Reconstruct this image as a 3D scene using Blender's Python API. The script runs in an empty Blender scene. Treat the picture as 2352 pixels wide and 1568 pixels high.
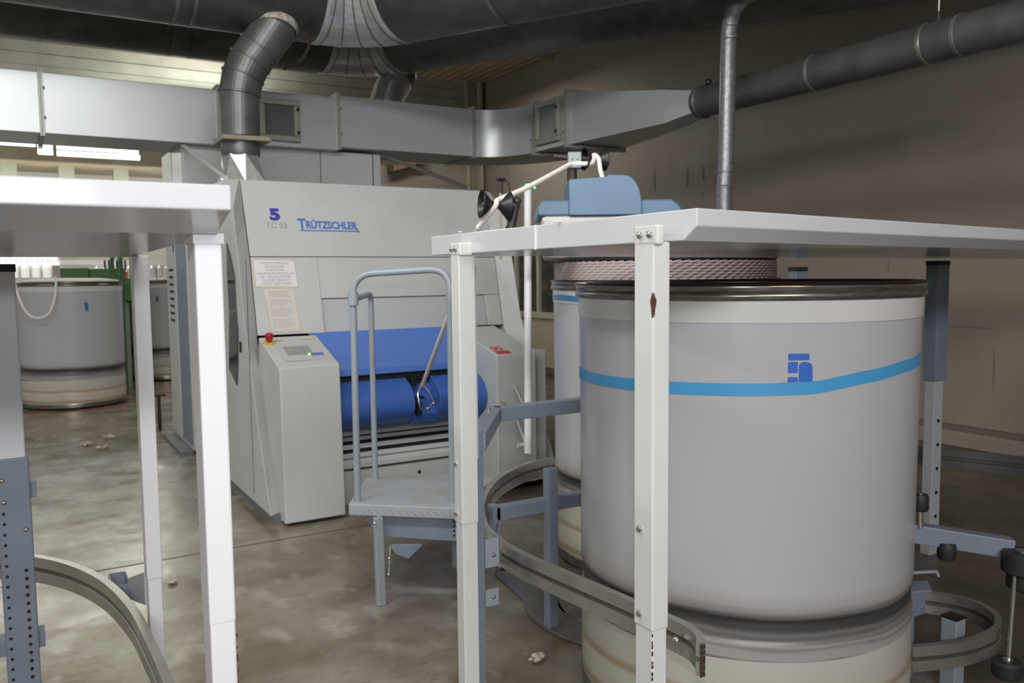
import bpy, bmesh, math, random
from mathutils import Vector, Matrix, Euler
random.seed(7)
SC = bpy.context.scene
COL = SC.collection

# ------------------------------------------------------------------ camera
F_PX = 1920.0
YAW, PIT, ROL = math.radians(30.8), math.radians(4.6), math.radians(-0.6)
fw = Vector((math.sin(YAW)*math.cos(PIT), math.cos(YAW)*math.cos(PIT), -math.sin(PIT)))
rt = Vector((math.cos(YAW), -math.sin(YAW), 0))
up = rt.cross(fw)
r2 = rt*math.cos(ROL) + up*math.sin(ROL)
u2 = up*math.cos(ROL) - rt*math.sin(ROL)
cd = bpy.data.cameras.new('camera')
cam = bpy.data.objects.new('camera', cd); COL.objects.link(cam)
cam.matrix_world = Matrix(((r2.x, u2.x, -fw.x, 0), (r2.y, u2.y, -fw.y, 0), (r2.z, u2.z, -fw.z, 1.3), (0, 0, 0, 1)))
cd.sensor_width = 36.0
cd.lens = 36.0*F_PX/2352.0
cd.clip_start = 0.02; cd.clip_end = 100
cd.dof.use_dof = True; cd.dof.focus_distance = 1.75; cd.dof.aperture_fstop = 8.0
SC.camera = cam

# ------------------------------------------------------------------ view, world, lights
SC.view_settings.view_transform = 'Standard'
SC.view_settings.look = 'None'
SC.view_settings.exposure = -0.28
SC.view_settings.gamma = 1.0
SC.view_settings.use_curve_mapping = False
W = bpy.data.worlds.new('world'); SC.world = W; W.use_nodes = True
W.node_tree.nodes['Background'].inputs[0].default_value = (0.86, 0.88, 0.92, 1)
W.node_tree.nodes['Background'].inputs[1].default_value = 0.38

def area(name, loc, size, power, color=(1, 1, 1), target=None, rot=(0, 0, 0)):
    l = bpy.data.lights.new(name, 'AREA'); l.shape = 'RECTANGLE'
    l.size, l.size_y = size; l.energy = power; l.color = color
    o = bpy.data.objects.new(name, l); COL.objects.link(o); o.location = loc
    if target is not None:
        o.rotation_euler = (Vector(target)-Vector(loc)).to_track_quat('-Z', 'Y').to_euler()
    else:
        o.rotation_euler = rot
    return o
TUBE = (1.0, 1.0, 0.96)
area('fluorescent_row_left', (-1.9, 4.2, 2.95), (0.25, 9.0), 98, TUBE)
area('fluorescent_row_far_left', (-4.2, 4.5, 2.95), (0.25, 9.0), 110, TUBE)
area('fluorescent_row_left_up', (-1.9, 4.2, 2.98), (0.25, 9.0), 34, TUBE, rot=(math.pi, 0, 0))
area('bulkhead_lamp_long', (0.6, 10.25, 3.36), (4.2, 0.08), 9, (1.0, 0.98, 0.90), target=(0.6, 10.85, 3.72))
area('bulkhead_lamp_short', (2.15, 10.35, 3.36), (0.9, 0.08), 16, (1.0, 1.0, 0.88), target=(2.15, 10.85, 3.72))
area('rear_fill_light', (-0.8, -3.2, 2.8), (3.5, 0.3), 200, (1.0, 0.98, 0.97), target=(2.0, 4.5, 1.0))  # unseen fill light added behind the camera, aimed at the front faces
area('front_fill_light', (-0.2, 1.7, 3.5), (3.0, 0.25), 115, TUBE, target=(2.4, 5.2, 1.5))  # unseen fill light added overhead, aimed to brighten the machine front
area('fluorescent_row_hall_near', (0.0, 13.0, 3.1), (5.0, 0.25), 150, TUBE)
area('fluorescent_row_hall_far', (0.0, 18.5, 3.1), (5.0, 0.25), 320, TUBE)
area('fluorescent_row_hall_up', (0.0, 14.0, 3.2), (4.0, 0.3), 45, TUBE, rot=(math.pi, 0, 0))
area('fluorescent_row_hall_back', (1.0, 23.0, 3.2), (8.0, 0.3), 160, TUBE, target=(1.0, 26, 3.0))
area('fluorescent_row_corner', (4.3, 9.0, 3.7), (1.6, 0.2), 55, TUBE)
fl_ = area('camera_flash', (0.02, 0.0, 1.44), (0.07, 0.04), 5.2, (0.93, 0.95, 1.0), target=(1.9, 2.7, 0.75))
fl_.data.spread = math.radians(125)

# ------------------------------------------------------------------ materials
def mat(name, col, rough=0.5, metal=0.0, noise=None, bump=0.0, spec=0.5, coat=0.0, emit=None, bscale=60):
    m = bpy.data.materials.new(name); m.use_nodes = True
    nt = m.node_tree; b = nt.nodes['Principled BSDF']
    b.inputs['Base Color'].default_value = (*col, 1)
    b.inputs['Roughness'].default_value = rough
    b.inputs['Metallic'].default_value = metal
    b.inputs['Specular IOR Level'].default_value = spec
    b.inputs['Coat Weight'].default_value = coat
    if emit:
        b.inputs['Emission Color'].default_value = (*emit[0], 1)
        b.inputs['Emission Strength'].default_value = emit[1]
    tc = nt.nodes.new('ShaderNodeTexCoord')
    if noise:
        col2, scale, lo, hi = noise[:4]
        stretch = noise[4] if len(noise) > 4 else (1, 1, 1)
        mp = nt.nodes.new('ShaderNodeMapping'); mp.inputs['Scale'].default_value = stretch
        nt.links.new(tc.outputs['Object'], mp.inputs['Vector'])
        n = nt.nodes.new('ShaderNodeTexNoise'); n.inputs['Scale'].default_value = scale; n.inputs['Detail'].default_value = 6
        nt.links.new(mp.outputs[0], n.inputs['Vector'])
        r = nt.nodes.new('ShaderNodeMapRange'); r.inputs['From Min'].default_value = lo; r.inputs['From Max'].default_value = hi
        nt.links.new(n.outputs['Fac'], r.inputs['Value'])
        x = nt.nodes.new('ShaderNodeMix'); x.data_type = 'RGBA'
        x.inputs[6].default_value = (*col, 1); x.inputs[7].default_value = (*col2, 1)
        nt.links.new(r.outputs[0], x.inputs[0]); nt.links.new(x.outputs[2], b.inputs['Base Color'])
    if bump:
        n = nt.nodes.new('ShaderNodeTexNoise'); n.inputs['Scale'].default_value = bscale; n.inputs['Detail'].default_value = 4
        nt.links.new(tc.outputs['Object'], n.inputs['Vector'])
        bp = nt.nodes.new('ShaderNodeBump'); bp.inputs['Strength'].default_value = bump; bp.inputs['Distance'].default_value = 0.004
        nt.links.new(n.outputs['Fac'], bp.inputs['Height']); nt.links.new(bp.outputs[0], b.inputs['Normal'])
    return m

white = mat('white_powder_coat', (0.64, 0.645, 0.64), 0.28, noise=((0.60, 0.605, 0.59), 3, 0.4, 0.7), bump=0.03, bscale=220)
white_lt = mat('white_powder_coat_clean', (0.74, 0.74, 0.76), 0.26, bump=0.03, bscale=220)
machine = mat('machine_grey_white', (0.52, 0.535, 0.535), 0.38, noise=((0.485, 0.495, 0.48), 2.2, 0.45, 0.7))
machine2 = mat('machine_cover_grey', (0.46, 0.48, 0.50), 0.35)
machine_side = mat('machine_side_grey', (0.42, 0.43, 0.40), 0.4, noise=((0.38, 0.38, 0.34), 2, 0.4, 0.7))
bluegrey = mat('blue_grey_paint', (0.20, 0.235, 0.30), 0.42, noise=((0.17, 0.20, 0.25), 6, 0.4, 0.7))
railgrey = mat('handrail_grey', (0.28, 0.32, 0.36), 0.35)
plategrey = mat('chequer_plate', (0.33, 0.36, 0.40), 0.55, noise=((0.30, 0.27, 0.22), 7, 0.45, 0.75))
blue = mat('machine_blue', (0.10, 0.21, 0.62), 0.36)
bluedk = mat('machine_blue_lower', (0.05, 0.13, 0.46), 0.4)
coilblue = mat('coiler_blue', (0.105, 0.20, 0.31), 0.4, noise=((0.09, 0.18, 0.28), 5, 0.4, 0.7))
black = mat('black_plastic', (0.012, 0.012, 0.013), 0.42)
blackm = mat('black_rubber', (0.02, 0.02, 0.022), 0.55)
dark = mat('dark_slot', (0.01, 0.012, 0.01), 0.8)
brown = mat('rusty_rod', (0.05, 0.03, 0.026), 0.5)
darkpipe = mat('dark_galvanised_pipe', (0.15, 0.16, 0.16), 0.48, 0.35, noise=((0.09, 0.097, 0.097), 7, 0.35, 0.7), bump=0.08, bscale=40)
darkpipe2 = mat('black_galvanised_pipe', (0.095, 0.10, 0.10), 0.48, 0.35, noise=((0.06, 0.064, 0.064), 7, 0.35, 0.7), bump=0.08, bscale=40)
downpipe_m = mat('dull_galvanised', (0.12, 0.125, 0.125), 0.42, 0.4, noise=((0.075, 0.08, 0.08), 9, 0.35, 0.7), bump=0.06, bscale=40)
galv = mat('bright_galvanised', (0.62, 0.63, 0.64), 0.27, 0.7, noise=((0.50, 0.51, 0.52), 30, 0.35, 0.65))
galvs = mat('spangled_galvanised_pipe', (0.28, 0.285, 0.30), 0.40, 0.6, noise=((0.18, 0.185, 0.20), 55, 0.35, 0.65))
duct_m = mat('duct_sheet_steel', (0.44, 0.46, 0.47), 0.36, 0.35, noise=((0.40, 0.42, 0.43), 1.5, 0.4, 0.7))
duct_side = mat('duct_flange', (0.30, 0.31, 0.29), 0.45, 0.3)
hatchfr = mat('hatch_frame', (0.25, 0.26, 0.21), 0.5)
glassdk = mat('hatch_pane', (0.10, 0.10, 0.11), 0.08, spec=0.8)
tint = mat('dark_tinted_window', (0.012, 0.025, 0.028), 0.06, spec=0.8)
canw2 = mat('can_upper_band', (0.58, 0.575, 0.56), 0.26)
def zmat(name, stops, rough=.28):
    m = bpy.data.materials.new(name); m.use_nodes = True; nt = m.node_tree; b = nt.nodes['Principled BSDF']; L = nt.links
    b.inputs['Roughness'].default_value = rough
    tc = nt.nodes.new('ShaderNodeTexCoord'); sp = nt.nodes.new('ShaderNodeSeparateXYZ'); L.new(tc.outputs['Object'], sp.inputs[0])
    mp = nt.nodes.new('ShaderNodeMapping'); mp.inputs['Scale'].default_value = (1.5, 1.5, 40); L.new(tc.outputs['Object'], mp.inputs[0])
    n = nt.nodes.new('ShaderNodeTexNoise'); n.inputs['Scale'].default_value = 2; n.inputs['Detail'].default_value = 5; L.new(mp.outputs[0], n.inputs['Vector'])
    mp2 = nt.nodes.new('ShaderNodeMapping'); mp2.inputs['Scale'].default_value = (1, 1, .2); L.new(tc.outputs['Object'], mp2.inputs[0])
    n2 = nt.nodes.new('ShaderNodeTexNoise'); n2.inputs['Scale'].default_value = 1.6; n2.inputs['Detail'].default_value = 3; L.new(mp2.outputs[0], n2.inputs['Vector'])
    a1 = nt.nodes.new('ShaderNodeMath'); a1.operation = 'MULTIPLY_ADD'; L.new(n.outputs['Fac'], a1.inputs[0]); a1.inputs[1].default_value = .018; L.new(sp.outputs['Z'], a1.inputs[2])
    a2 = nt.nodes.new('ShaderNodeMath'); a2.operation = 'MULTIPLY_ADD'; L.new(n2.outputs['Fac'], a2.inputs[0]); a2.inputs[1].default_value = .05; L.new(a1.outputs[0], a2.inputs[2])
    a3 = nt.nodes.new('ShaderNodeMath'); a3.operation = 'MULTIPLY_ADD'; L.new(a2.outputs[0], a3.inputs[0]); a3.inputs[1].default_value = 2.0; a3.inputs[2].default_value = -.068
    cr = nt.nodes.new('ShaderNodeValToRGB'); L.new(a3.outputs[0], cr.inputs[0])
    e = cr.color_ramp.elements
    while len(e) < len(stops): e.new(.5)
    for k, (z, c) in enumerate(stops): e[k].position = min(1, z*2.0); e[k].color = (*c, 1)
    L.new(cr.outputs[0], b.inputs['Base Color'])
    return m
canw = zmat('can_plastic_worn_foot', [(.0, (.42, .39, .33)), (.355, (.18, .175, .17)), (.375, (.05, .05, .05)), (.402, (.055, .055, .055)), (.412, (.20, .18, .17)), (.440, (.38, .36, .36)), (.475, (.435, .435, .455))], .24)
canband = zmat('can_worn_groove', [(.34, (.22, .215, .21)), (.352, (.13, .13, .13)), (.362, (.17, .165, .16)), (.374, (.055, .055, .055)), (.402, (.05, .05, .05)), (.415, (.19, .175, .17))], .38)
canscuff = zmat('can_worn_shoulder', [(.288, (.10, .08, .07)), (.297, (.36, .35, .34)), (.318, (.33, .325, .32)), (.326, (.20, .195, .19)), (.332, (.31, .30, .30)), (.342, (.17, .165, .16))], .35)
cancream = zmat('can_lower_stained', [(.05, (.44, .41, .33)), (.085, (.30, .23, .15)), (.10, (.47, .44, .36)), (.165, (.50, .475, .41)), (.186, (.34, .26, .17)), (.205, (.50, .48, .42)), (.29, (.50, .485, .44))], .3)
rim_m = mat('can_steel_rim', (0.26, 0.25, 0.22), 0.26, 0.8, noise=((0.16, 0.14, 0.11), 16, 0.4, 0.65, (1, 1, 8)))
rim_br = mat('can_rim_brown', (0.05, 0.028, 0.022), 0.25, 0.5)
tape = mat('blue_tape', (0.06, 0.31, 0.60), 0.35)
tape_shaded = mat('blue_tape_shaded', (0.035, 0.20, 0.42), 0.35)  # same blue tape on the rear can, its shading put into the colour
stencil = mat('stencil_paint_blue', (0.02, 0.12, 0.50), 0.5)
cotton = mat('cotton_sliver', (0.80, 0.76, 0.72), 0.9, bump=0.4, bscale=90)
pinkc = mat('pinkish_cotton', (0.46, 0.385, 0.385), 0.95, bump=0.5, bscale=90)
alu = mat('aluminium_rail', (0.44, 0.425, 0.39), 0.27, 0.75, noise=((0.35, 0.335, 0.305), 8, 0.4, 0.7))
alu_in = mat('rail_groove_shade', (0.16, 0.15, 0.13), 0.45, 0.8)
aludk = mat('aluminium_dull', (0.20, 0.20, 0.19), 0.4, 0.8)
bolt_m = mat('bolt_steel', (0.55, 0.54, 0.50), 0.25, 0.95)
paper = mat('notice_paper', (0.70, 0.68, 0.70), 0.6)
paper2 = mat('yellowed_paper', (0.60, 0.575, 0.54), 0.6)
ink = mat('faded_ink', (0.30, 0.29, 0.31), 0.7)
ink2 = mat('faint_ink', (0.44, 0.41, 0.39), 0.7)
paperedge = mat('paper_tape_edge', (0.52, 0.49, 0.42), 0.7)
logo = mat('logo_blue', (0.06, 0.16, 0.55), 0.4)
five_m = mat('number_blue', (0.055, 0.05, 0.38), 0.4)
greyt = mat('letter_grey', (0.33, 0.34, 0.35), 0.4)
red = mat('red_plastic', (0.34, 0.012, 0.012), 0.35)
redpaint = mat('red_label', (0.50, 0.05, 0.05), 0.5)
yellow = mat('yellow_plastic', (0.62, 0.42, 0.02), 0.45)
screen_m = mat('display_screen', (0.30, 0.30, 0.32), 0.3, noise=((0.22, 0.22, 0.24), 40, 0.4, 0.7))
bezel = mat('display_bezel', (0.50, 0.49, 0.51), 0.35)
rust = mat('rust_spot', (0.12, 0.04, 0.02), 0.8, noise=((0.03, 0.02, 0.015), 120, 0.4, 0.6))
peel_m = mat('peeled_plaster', (0.20, 0.18, 0.15), 0.9)
green = mat('green_machine_paint', (0.075, 0.20, 0.055), 0.45)
greendk = mat('green_frame_paint', (0.045, 0.12, 0.045), 0.5)
creamwall = mat('cream_pilaster', (0.42, 0.38, 0.28), 0.6)
carton = mat('cardboard', (0.20, 0.13, 0.07), 0.8)
cartonlab = mat('carton_label', (0.55, 0.36, 0.30), 0.7)
winframe = mat('window_frame_cream', (0.42, 0.40, 0.31), 0.5)
winglass = mat('dark_window_glass', (0.035, 0.035, 0.028), 0.15, noise=((0.09, 0.085, 0.065), 4, 0.45, 0.65))
lamp_m = mat('fluorescent_tube', (0.9, 0.95, 0.85), 0.5, emit=((0.92, 1.0, 0.80), 9))
lampbox = mat('lamp_housing', (0.55, 0.55, 0.52), 0.5)
led = mat('green_lamp', (0.1, 0.8, 0.2), 0.4, emit=((0.15, 1.0, 0.3), 2.6))
bobbin_m = mat('white_bobbin', (0.80, 0.80, 0.78), 0.25)
steel = mat('grey_steel', (0.22, 0.22, 0.20), 0.4, 0.7)
kick = mat('kick_strip', (0.13, 0.14, 0.14), 0.5)
pedestal = mat('coiler_base_white', (0.60, 0.58, 0.55), 0.4)
redtape = mat('red_floor_paint', (0.30, 0.05, 0.035), 0.6)
turn_m = mat('turntable_steel', (0.20, 0.19, 0.19), 0.32, 0.6, noise=((0.13, 0.12, 0.12), 8, 0.4, 0.7))

def floor_mat():
    m = bpy.data.materials.new('polished_concrete'); m.use_nodes = True
    nt = m.node_tree; b = nt.nodes['Principled BSDF']; L = nt.links
    tc = nt.nodes.new('ShaderNodeTexCoord')
    def noise(s, det, sc=(1, 1, 1), lo=.35, hi=.65, dist=0.0):
        mp = nt.nodes.new('ShaderNodeMapping'); mp.inputs['Scale'].default_value = sc
        L.new(tc.outputs['Object'], mp.inputs[0])
        n = nt.nodes.new('ShaderNodeTexNoise'); n.inputs['Scale'].default_value = s; n.inputs['Detail'].default_value = det
        n.inputs['Distortion'].default_value = dist
        L.new(mp.outputs[0], n.inputs['Vector'])
        r = nt.nodes.new('ShaderNodeMapRange'); r.inputs[1].default_value = lo; r.inputs[2].default_value = hi
        L.new(n.outputs['Fac'], r.inputs[0]); return r.outputs[0]
    def mix(a, c, f, t='MIX'):
        x = nt.nodes.new('ShaderNodeMix'); x.data_type = 'RGBA'; x.blend_type = t
        for i, v in ((6, a), (7, c)):
            if isinstance(v, tuple): x.inputs[i].default_value = (*v, 1)
            else: L.new(v, x.inputs[i])
        if isinstance(f, float): x.inputs[0].default_value = f
        else: L.new(f, x.inputs[0])
        return x.outputs[2]
    c = mix((0.18, 0.155, 0.116), (0.275, 0.248, 0.203), noise(1.3, 12, (1, 1, 1), .36, .64))
    c = mix(c, (0.10, 0.066, 0.033), noise(2.1, 12, (1, 1.5, 1), .46, .72))
    c = mix(c, (0.37, 0.345, 0.30), noise(4.2, 12, (1.6, 1, 1), .54, .74))
    c = mix(c, (0.14, 0.115, 0.085), noise(13, 10, (1, 2.2, 1), .56, .82))
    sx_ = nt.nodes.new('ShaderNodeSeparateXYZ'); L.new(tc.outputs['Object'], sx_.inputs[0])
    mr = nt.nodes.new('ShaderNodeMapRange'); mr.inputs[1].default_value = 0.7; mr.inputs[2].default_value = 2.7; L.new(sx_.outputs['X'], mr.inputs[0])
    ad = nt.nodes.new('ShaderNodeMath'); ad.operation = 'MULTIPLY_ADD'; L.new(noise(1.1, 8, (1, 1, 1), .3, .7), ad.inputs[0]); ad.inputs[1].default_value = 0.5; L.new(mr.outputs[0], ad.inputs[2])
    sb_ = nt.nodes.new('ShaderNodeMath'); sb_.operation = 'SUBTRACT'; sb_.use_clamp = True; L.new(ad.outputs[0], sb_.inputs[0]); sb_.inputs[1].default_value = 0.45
    c = mix(c, (0.055, 0.040, 0.026), sb_.outputs[0])  # brown stain growing to the right, with the table's shade put into it
    L.new(c, b.inputs['Base Color'])
    rr = nt.nodes.new('ShaderNodeMapRange'); rr.inputs[3].default_value = 0.15; rr.inputs[4].default_value = 0.36
    L.new(noise(3.5, 6, (1, 1, 1), .3, .7), rr.inputs[0]); L.new(rr.outputs[0], b.inputs['Roughness'])
    bp = nt.nodes.new('ShaderNodeBump'); bp.inputs['Strength'].default_value = 0.12; bp.inputs['Distance'].default_value = 0.006
    L.new(noise(9, 6), bp.inputs['Height']); L.new(bp.outputs[0], b.inputs['Normal'])
    return m
def wall_mat():
    m = bpy.data.materials.new('aged_cream_wall'); m.use_nodes = True
    nt = m.node_tree; b = nt.nodes['Principled BSDF']; L = nt.links
    b.inputs['Roughness'].default_value = 0.7
    tc = nt.nodes.new('ShaderNodeTexCoord')
    last = None
    base = (0.262, 0.225, 0.185)
    for i, (s, sc, lo, hi, col) in enumerate([(0.8, (1, 1, 1), .35, .65, (0.305, 0.262, 0.218)), (3, (1, 1, .6), .6, .85, (0.21, 0.18, 0.148)), (14, (1, 1, .4), .68, .85, (0.20, 0.17, 0.13))]):
        mp = nt.nodes.new('ShaderNodeMapping'); mp.inputs['Scale'].default_value = sc
        L.new(tc.outputs['Object'], mp.inputs[0])
        n = nt.nodes.new('ShaderNodeTexNoise'); n.inputs['Scale'].default_value = s; n.inputs['Detail'].default_value = 6
        L.new(mp.outputs[0], n.inputs['Vector'])
        r = nt.nodes.new('ShaderNodeMapRange'); r.inputs[1].default_value = lo; r.inputs[2].default_value = hi; L.new(n.outputs['Fac'], r.inputs[0])
        x = nt.nodes.new('ShaderNodeMix'); x.data_type = 'RGBA'
        if last is None: x.inputs[6].default_value = (*base, 1)
        else: L.new(last, x.inputs[6])
        x.inputs[7].default_value = (*col, 1); L.new(r.outputs[0], x.inputs[0]); last = x.outputs[2]
    L.new(last, b.inputs['Base Color'])
    return m
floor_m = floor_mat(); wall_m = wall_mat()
ceil_m = mat('ceiling_sheet', (0.36, 0.30, 0.20), 0.5, noise=((0.42, 0.35, 0.24), 2, 0.4, 0.6))
bulk_m = mat('ribbed_panel', (0.46, 0.45, 0.43), 0.30, 0.25, noise=((0.40, 0.39, 0.37), 4, 0.4, 0.6))
hallwall_m = mat('hall_wall', (0.55, 0.53, 0.47), 0.6)

# ------------------------------------------------------------------ mesh helpers
class MB:
    def __init__(s): s.b = bmesh.new()
    def poly(s, vs, faces):
        V = [s.b.verts.new(v) for v in vs]
        for f in faces:
            try: s.b.faces.new([V[i] for i in f])
            except ValueError: pass
        return s
    def box(s, lo, hi):
        x0, y0, z0 = lo; x1, y1, z1 = hi
        return s.hexa([(x0, y0, z0), (x1, y0, z0), (x1, y1, z0), (x0, y1, z0)], [(x0, y0, z1), (x1, y0, z1), (x1, y1, z1), (x0, y1, z1)])
    def hexa(s, a, b):
        n = len(a)
        return s.poly(list(a)+list(b), [tuple(range(n))[::-1], tuple(range(n, 2*n))] + [(i, (i+1) % n, n+(i+1) % n, n+i) for i in range(n)])
    def bar(s, p0, p1, w, h, upv=(0, 0, 1)):
        p0, p1 = Vector(p0), Vector(p1); d = (p1-p0).normalized(); u = Vector(upv)
        sd = d.cross(u).normalized(); u = sd.cross(d)
        q = [sd*(-w/2)+u*(-h/2), sd*(w/2)+u*(-h/2), sd*(w/2)+u*(h/2), sd*(-w/2)+u*(h/2)]
        return s.hexa([p0+v for v in q], [p1+v for v in q])
    def prism(s, pts, axis, a, b):
        def mk(p, t): return {'x': (t, p[0], p[1]), 'y': (p[0], t, p[1]), 'z': (p[0], p[1], t)}[axis]
        return s.hexa([mk(p, a) for p in pts], [mk(p, b) for p in pts])
    def cyl(s, p0, p1, r, r1=None, n=24, cap=True):
        return s.rings([(p0, r), (p1, r if r1 is None else r1)], n, cap)
    def rings(s, lst, n=24, cap=True):
        P = [Vector(p) for p, r in lst]; R = [r for p, r in lst]
        prev = None; vr = []
        d0 = (P[-1]-P[0]).normalized()
        a = Vector((0, 0, 1)) if abs(d0.z) < .9 else Vector((1, 0, 0))
        for i, p in enumerate(P):
            t = Vector((0, 0, 0))
            if i > 0: t += (P[i]-P[i-1]).normalized() if (P[i]-P[i-1]).length > 1e-7 else d0
            if i < len(P)-1: t += (P[i+1]-P[i]).normalized() if (P[i+1]-P[i]).length > 1e-7 else d0
            if t.length < 1e-6: t = d0
            t.normalize()
            if prev is None: sd = t.cross(a).normalized()
            else: sd = (prev - t*prev.dot(t)).normalized()
            prev = sd; u = t.cross(sd)
            vr.append([s.b.verts.new(p + (sd*math.cos(2*math.pi*k/n)+u*math.sin(2*math.pi*k/n))*R[i]) for k in range(n)])
        for i in range(len(vr)-1):
            for k in range(n): s.b.faces.new((vr[i][k], vr[i][(k+1) % n], vr[i+1][(k+1) % n], vr[i+1][k]))
        if cap: s.b.faces.new(vr[0][::-1]); s.b.faces.new(vr[-1])
        return s
    def tube(s, pts, r, n=14, cap=True): return s.rings([(p, r) for p in pts], n, cap)
    def lathe(s, c, prof, n=96, a0=0, a1=360):
        full = abs(a1-a0) >= 360; m = n if full else n+1; rows = []
        for r, z in prof:
            rows.append([s.b.verts.new((c[0]+r*math.cos(math.radians(a0+(a1-a0)*k/n)), c[1]+r*math.sin(math.radians(a0+(a1-a0)*k/n)), c[2]+z)) for k in range(m)])
        for i in range(len(rows)-1):
            for k in range(n):
                j = (k+1) % m
                s.b.faces.new((rows[i][k], rows[i][j], rows[i+1][j], rows[i+1][k]))
        return s
    def sweep(s, path, prof, closed=True, cap=True):
        """profile (offset sideways, z) swept along a level path"""
        P = [Vector(p) for p in path]; rows = []
        for i, p in enumerate(P):
            t = (P[min(i+1, len(P)-1)]-P[max(i-1, 0)]); t.z = 0; t.normalize()
            sd = Vector((t.y, -t.x, 0))
            rows.append([s.b.verts.new(p+sd*o+Vector((0, 0, z))) for o, z in prof])
        m = len(prof)
        for i in range(len(rows)-1):
            for k in range(m if closed else m-1):
                j = (k+1) % m
                s.b.faces.new((rows[i][k], rows[i][j], rows[i+1][j], rows[i+1][k]))
        if cap and closed: s.b.faces.new(rows[0]); s.b.faces.new(rows[-1][::-1])
        return s
    def sphere(s, c, r, sc=(1, 1, 1), n=12):
        bmesh.ops.create_uvsphere(s.b, u_segments=n*2, v_segments=n, radius=1, matrix=Matrix.Translation(c) @ Matrix.Diagonal((r*sc[0], r*sc[1], r*sc[2], 1)))
        return s
    def build(s, name, m, parent=None, smooth=True, bevel=0.0, solid=0.0, angle=35):
        bmesh.ops.recalc_face_normals(s.b, faces=s.b.faces[:])
        off = Vector((0, 0, 0)); p = parent
        while p is not None: off += p.location; p = p.parent
        if parent is not None:
            for v in s.b.verts: v.co -= off
        me = bpy.data.meshes.new(name); s.b.to_mesh(me); s.b.free()
        me.materials.append(m)
        if smooth:
            me.polygons.foreach_set('use_smooth', [True]*len(me.polygons)); me.set_sharp_from_angle(angle=math.radians(angle))
        o = bpy.data.objects.new(name, me); COL.objects.link(o)
        if parent is not None: o.parent = parent
        if solid:
            md = o.modifiers.new('solid', 'SOLIDIFY'); md.thickness = solid; md.offset = 0
        if bevel:
            md = o.modifiers.new('bevel', 'BEVEL'); md.width = bevel; md.segments = 2; md.limit_method = 'ANGLE'; md.angle_limit = math.radians(40)
        return o

def tag(o, label, cat, group=None):
    o['label'] = label; o['category'] = cat
    if group: o['group'] = group
    return o
def thing(name, loc, label, cat, group=None):
    o = bpy.data.objects.new(name, None); COL.objects.link(o); o.location = loc; o.empty_display_size = 0.1
    return tag(o, label, cat, group)
def struct(o, kind='structure'): o['kind'] = kind; return o
def arc(c, r, a0, a1, n, z=None):
    return [Vector((c[0]+r*math.cos(math.radians(a0+(a1-a0)*k/n)), c[1]+r*math.sin(math.radians(a0+(a1-a0)*k/n)), c[2] if z is None else z)) for k in range(n+1)]
def smooth_path(pts, n=8):
    P = [Vector(p) for p in pts]; out = []
    for i in range(len(P)-1):
        a = P[max(i-1, 0)]; b = P[i]; c = P[i+1]; d = P[min(i+2, len(P)-1)]
        for k in range(n):
            t = k/n
            out.append(0.5*((2*b)+(c-a)*t+(2*a-5*b+4*c-d)*t*t+(3*b-a-3*c+d)*t**3))
    out.append(P[-1]); return out
def fillet(pts, r, n=6):
    P = [Vector(p) for p in pts]; out = [P[0]]
    for i in range(1, len(P)-1):
        a = (P[i-1]-P[i]).normalized(); b = (P[i+1]-P[i]).normalized()
        p0 = P[i]+a*r; p1 = P[i]+b*r
        for k in range(n+1):
            t = k/n; out.append(p0*(1-t)**2+P[i]*2*t*(1-t)+p1*t*t)
    out.append(P[-1]); return out
def text_mesh(body, size, origin, xdir, ydir, extrude, name, m, parent, width=None, sx=1.0, bold=0.0):
    cu = bpy.data.curves.new('t', 'FONT'); cu.body = body; cu.size = size; cu.extrude = extrude; cu.offset = bold
    tmp = bpy.data.objects.new('t', cu); COL.objects.link(tmp)
    dg = bpy.context.evaluated_depsgraph_get(); dg.update()
    me = bpy.data.meshes.new_from_object(tmp.evaluated_get(dg)); bpy.data.objects.remove(tmp)
    x = Vector(xdir).normalized(); y = Vector(ydir).normalized(); z = x.cross(y)
    xs = [v.co.x for v in me.vertices]; w = max(xs)-min(xs)
    if width: sx = width/w
    b = bmesh.new(); b.from_mesh(me); bpy.data.meshes.remove(me)
    x0 = min(xs)
    for v in b.verts:
        c = v.co.copy(); v.co = Vector(origin)+x*((c.x-x0)*sx)+y*c.y+z*c.z
    mb = MB(); mb.b.free(); mb.b = b
    return mb.build(name, m, parent, smooth=False)
def bolt(parent, p, axis, r=0.007, name='bolt', m=None):
    p = Vector(p); a = Vector(axis).normalized()
    return MB().rings([(p, r), (p+a*r*.5, r*.95), (p+a*r*.9, r*.55), (p+a*r, r*.1)], 12).build(name, m or bolt_m, parent)

# ================================================================== SETTING
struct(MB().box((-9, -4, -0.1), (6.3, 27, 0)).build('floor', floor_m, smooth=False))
def ceiling():
    m = MB(); m.box((-9, -4, 4.06), (6.3, 10.85, 4.16))
    x = -2.0
    while x < 6.0:
        m.prism([(x, 4.061), (x+.02, 4.045), (x+.05, 4.045), (x+.07, 4.061)], 'y', -1, 10.85); x += .13
    return m.build('ceiling', ceil_m, smooth=False)
struct(ceiling())
struct(MB().box((-9, 10.98, 4.12), (6.3, 27, 4.25)).build('ceiling_hall', ceil_m, smooth=False))
struct(MB().box((6.0, -4, 0), (6.3, 10.85, 4.06)).build('wall_right', wall_m, smooth=False))
def backwall():
    m = MB()
    prof = []
    z = 2.90
    while z < 4.05:
        z1 = min(z+.13, 4.06)
        prof += [(10.85, z), (10.85, z1-.015), (10.865, z1-.010), (10.865, z1)]
        z = z1
        if z1 >= 4.06: break
    pts = prof+[(10.97, 4.06), (10.97, 2.90)]
    m.hexa([(-9, y, z) for y, z in pts], [(6.0, y, z) for y, z in pts])
    return m.build('wall_back', bulk_m, smooth=False)
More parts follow.
